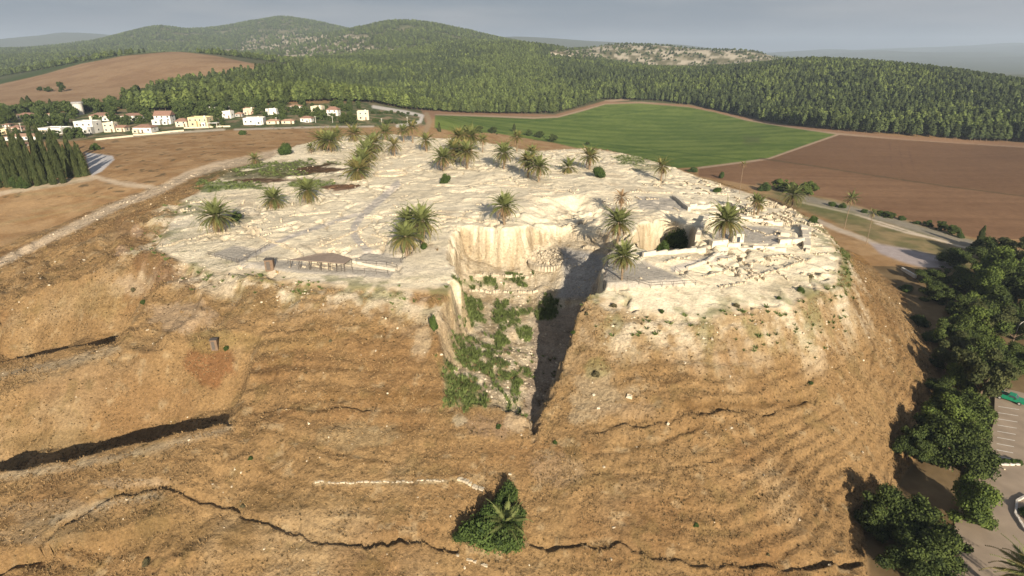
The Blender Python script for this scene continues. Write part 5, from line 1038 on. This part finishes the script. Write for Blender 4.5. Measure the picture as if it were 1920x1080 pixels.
# water tower
p = hit(150, 215); s = depth_of(p) / F; t = empty('water_tower', p); tag(t, 'cylindrical pale grey water tower with a wider rim above the village', 'water tower'); R_ = 8.2 * s; H_ = 23 * s
MB().tube([(0, 0, -.5), (0, 0, H_ * .5), (0, 0, H_ * .86)], [R_ * .92, R_ * .98, R_ * 1.05], 24).build('shaft', M_conc_w, t, smooth=False); MB().tube([(0, 0, H_ * .862), (0, 0, H_ * .96), (0, 0, H_)], [R_ * 1.18, R_ * 1.22, R_ * 1.1], 24).build('rim', M_grey, t); MB().tube([(R_ * 1.1, -.5, 0), (R_ * 1.15, -.5, H_)], .2, 5).build('ladder', M_metal, t)
for (x, y, h) in [(78,268,24),(41,247,16),(92,240,12),(395,214,14),(405,214,13),(519,232,12),(592,230,12),(624,230,12),(668,232,12),(430,207,8),(439,206,8),(764,233,14),(716,232,10)]:
    p = hit(x, y); s = depth_of(p) / F; t = empty('utility_pole', p); tag(t, 'thin pale utility pole standing among the village houses', 'pole', 'utility poles of the village'); MB().tube([(0, 0, -.3), (0, 0, h * s)], [.16, .1], 6).build('mast', M_conc_w, t); MB().box((0, 0, h * s - .5), (1.6, .12, .14)).build('crossarm', M_conc_w, t)
# trees of the village
hrect = [(a[0] - a[2] * .62, a[1] - a[3] * 1.1, a[0] + a[2] * .62, a[1] + 5) for a in HS]; cnt = 0; rr = random.Random(12)
def vtree(x, y, w, h, lab='green tree growing between the village houses', g='trees between the village houses', k='small'):
    p = hit(x, y); Z = depth_of(p); tree(p, w * Z / F / 2, h * Z / F, k, lab, g)
for tries in range(2500):
    if cnt >= 200: break
    x = rr.uniform(-10, 700); y = rr.uniform(204, 262) if x < 170 else rr.uniform(204, 240) if x < 420 else rr.uniform(196, 228)
    if x > 700 - (y - 196) * .5: continue
    w = rr.uniform(12, 25) if x < 420 else rr.uniform(10, 19); h = w * rr.uniform(.75, 1.15)
    if any(x > r_[0] + 4 and x < r_[2] - 4 and y > r_[1] + 4 and y - h * .25 < r_[3] - 3 for r_ in hrect): continue
    if abs(x - 150) < 12 and y > 212 and y < 245: continue
    vtree(x, y, w, h); cnt += 1
for i in range(34): x = 4 + i * 7.6; vtree(x, 212 - .02 * x + rr.uniform(-3, 3) - (8 if x > 200 else 0), rr.uniform(14, 22), rr.uniform(13, 22), 'dark tree in the belt behind the village', 'tree belt behind the village')
for x, y, w, h, l in [(12,232,34,36,'big dark round tree at the far left edge of the village'),(44,196,10,14,'small dark pointed tree at the top left of the village'),(55,196,10,18,'taller pointed tree beside it at the top left'),(98,206,9,22,'dark conical conifer left of the water tower')]:
    p = hit(x, y); Z = depth_of(p); tree(p, w * Z / F / 2, h * Z / F, 'round' if w > 20 else 'cypress', l)
for x, y, w, h, l in [(646,232,18,24,'left dark column tree beside the cream house'),(657,233,14,26,'middle dark column tree beside the cream house'),(665,233,12,22,'right dark column tree beside the cream house'),(117,164+8,14,22,'tall round tree alone on the bare brown hillside'),(92,172,14,11,'low tree group left of the lone hillside tree'),(76,170,11,9,'leftmost small tree on the bare brown hillside')]:
    p = hit(x, y); Z = depth_of(p); tree(p, w * Z / F / 2, h * Z / F, 'round', l)
for i in range(16): x = 700 + (i % 8) * 11 + rr.uniform(-3, 3); y = 216 + (i // 8) * 14 + rr.uniform(-3, 3); vtree(x, y, rr.uniform(7, 13), rr.uniform(5, 9), 'low green tree beside the bend of the white road', 'trees beside the bend of the white road')

# ------------------------------------------------------------------ car park at the right
CZ = -28.9
def G(x, y, z=CZ): q = P(x, y, z); return Vector((q[0], q[1], z))
cpk = [(1866,724),(1925,738),(2050,760),(2300,1000),(2300,1300),(1735,1300),(1760,1085),(1786,1000),(1800,945),(1822,885),(1846,850),(1864,790)]
o = MB().poly([G(*q) for q in cpk], -31, CZ).build('car_park', M_asph); tag(o, 'dusty asphalt car park at the right edge', None, None, 'structure')
for i in range(9):
    y = 762 + i * 11.6; a, b = G(1872 - i * .5, y, CZ + .004), G(1911 - i * 1.6, y + 6, CZ + .004); d = (b - a).normalized(); n = Vector((-d.y, d.x, 0)) * .09
    me = MB().add([tuple(a - n), tuple(b - n), tuple(b + n), tuple(a + n)], [(0, 1, 2, 3)]); tag(me.build('bay_line', M_paint), 'white painted bay line on the car park', 'marking', 'painted lines of the parking bays')
def kerb(line, label, n=None, hh=.35, name='kerb', alt=False):
    pts = [G(*q) for q in line]; t = empty(name, pts[0]); tag(t, label, 'kerb'); 
    for a, b in zip(pts[:-1], pts[1:]):
        L = (b - a).length; k = max(1, int(L / .9)); an = math.atan2(b.y - a.y, b.x - a.x)
        for i in range(k): q = a.lerp(b, (i + .5) / k) - pts[0]; MB().box((q.x, q.y, hh / 2), (L / k - .04, .35, hh), an, .08, .03).build('kerb_stone', (M_metal if (alt and i % 2) else M_kerb), t)
kerb([(1787,1000),(1776,1035),(1762,1082)], 'kerb of dark and light stones beside the frontmost trees', alt=True); kerb([(1822,882),(1812,915)], 'short pale kerb left of the open tarmac'); kerb([(1838,873),(1870,872),(1912,872)], 'pale kerb under the clipped hedge'); kerb([(1925,930),(1906,940),(1903,965),(1925,1000)], 'curved pale kerb of the planted island')
hc = G(1885, 868); hb = empty('clipped_hedge', hc, -.1); tag(hb, 'long low clipped hedge between bays and open tarmac', 'hedge'); hm = CR['shrub'][0]
for i in range(5): link('foliage', hm, hb, ((i - 2) * 1.1, 0, -.1), (0, 0, i * 1.3), (1.0, .8, 1.3))
isl = G(1935, 968); tree(isl, 2.6, 1.8, 'shrub', 'bush planted on the kerbed island at the right edge', None, 'shrub', 'shrub')
pb = G(1918, 1150); palm(0, 0, 90, 110, 'big date palm at the bottom right corner over the car park', 'y', 52, .05, pos=pb, elmin=-35, group=None)
# green pickup
cc = G(1893, 751); A_, B_ = G(1870, 743), G(1917, 758); an = math.atan2(B_.y - A_.y, B_.x - A_.x); car = empty('pickup_truck', cc, an); tag(car, 'green pickup truck parked beyond the painted bays', 'pickup truck')
def prism(sec, y0, y1, inset=0.0):
    n = len(sec); k = [(x, y0, z) for x, z in sec] + [(x, y1, z) for x, z in sec]; return MB().add(k, [tuple(range(n)), tuple(range(n, 2 * n))[::-1]] + [(i, i + n, (i + 1) % n + n, (i + 1) % n) for i in range(n)])
prism([(-2.6,.45),(2.55,.45),(2.62,.8),(2.5,1.02),(1.25,1.12),(-.55,1.12),(-.55,1.12),(-2.6,1.12)], -.9, .9).build('body', M_greenpaint, car)
prism([(1.25,1.12),(.72,1.68),(-.35,1.70),(-.6,1.12)], -.78, .78).build('cab', M_greenpaint, car); prism([(1.24,1.15),(.78,1.62),(.74,1.62),(1.18,1.13)], -.68, .68).build('windscreen', M_glass, car)
for sd in (-1, 1):
    prism([(1.0,1.17),(.62,1.58),(-.25,1.6),(-.42,1.17)], sd * .785 - .01, sd * .785 + .01).build('side_window', M_glass, car); MB().box((2.57, sd * .66, .78), (.06, .32, .18)).build('headlight', M_white, car); MB().box((-2.61, sd * .78, .85), (.04, .14, .3)).build('tail_light', M_tile, car); MB().box((.95, sd * 1.0, 1.15), (.12, .2, .16)).build('mirror', M_metal, car)
    for x in (-1.65, 1.65):
        w_ = MB().tube([(x, sd * .72, .36), (x, sd * .94, .36)], .37, 14).build('wheel', M_tyre, car); MB().tube([(x, sd * .94, .36), (x, sd * .955, .36)], .2, 10).build('rim', M_grey, w_)
MB().box((-1.6, 0, 1.0), (1.7, 1.5, .26)).build('load_bed', M_metal, car); MB().box((2.64, 0, .55), (.08, 1.7, .2)).build('bumper', M_grey, car); MB().box((-2.64, 0, .55), (.08, 1.7, .2)).build('bumper', M_grey, car)
for sd in (-1, 1): MB().box((-1.6, sd * .84, 1.2), (1.95, .1, .16)).build('bed_rail', M_greenpaint, car)
# lamps
b = G(1897, 648, -29.2); L_ = empty('street_lamp', b); tag(L_, 'curved arm street lamp beside the shaded lane', 'street lamp'); MB().tube([(0, 0, 0), (0, 0, 5.0), (.1, 0, 5.8), (.5, 0, 6.5), (1.2, 0, 6.9)], [.1, .08, .07, .06, .05], 7).build('pole', M_conc_w, L_); MB().box((1.5, 0, 6.9), (.7, .25, .12)).build('lamp_head', M_white, L_)
b = G(1850, 700, -29.2); L_ = empty('street_lamp', b); tag(L_, 'lamp post with a small white globe rising from the trees', 'street lamp'); MB().tube([(0, 0, 0), (0, 0, 5.6)], [.1, .07], 7).build('pole', M_metal, L_)
s_ = MB(); [s_.tube([(0, 0, 5.6), (0, 0, 5.72), (0, 0, 5.9), (0, 0, 6.08), (0, 0, 6.16)], [.08, .24, .30, .22, .05], 10)]; s_.build('globe', M_white, L_)
for x, y, s_ in [(1832,905,.45),(1847,887,.3),(1868,880,.3),(1882,880,.35)]:
    q = G(x, y); o = link('painted_stone', RK[int(x) % 4], None, q, (0, 0, x), s_); tag(o, 'pale loose stone lying on the tarmac near the hedge', 'stone', 'pale stones on the tarmac')
# low retaining wall by the lane
A, B = G(1690, 508, -28.6), G(1716, 523, -28.6); d = B - A; o = MB().box((d.x / 2, d.y / 2, .5), (d.length, .6, 1.6), math.atan2(d.y, d.x)).build('retaining_wall', M_conc_w, None, A); tag(o, 'short pale retaining wall behind the foot of the mound', 'wall')

# ------------------------------------------------------------------ air
hz = MB().box((0, 6800, 150), (34000, 14400, 440)).build('haze', TERR); hz.data.materials.clear()
mh = bpy.data.materials.new('haze'); mh.use_nodes = True; t = mh.node_tree; t.nodes.clear(); out = t.nodes.new('ShaderNodeOutputMaterial'); pv = t.nodes.new('ShaderNodeVolumePrincipled')
pv.inputs['Color'].default_value = (.70, .84, 1, 1); pv.inputs['Density'].default_value = 1.15e-4; pv.inputs['Anisotropy'].default_value = .1; t.links.new(pv.outputs[0], out.inputs['Volume']); hz.data.materials.append(mh); tag(hz, 'thin bluish haze over the whole landscape', None, None, 'stuff')
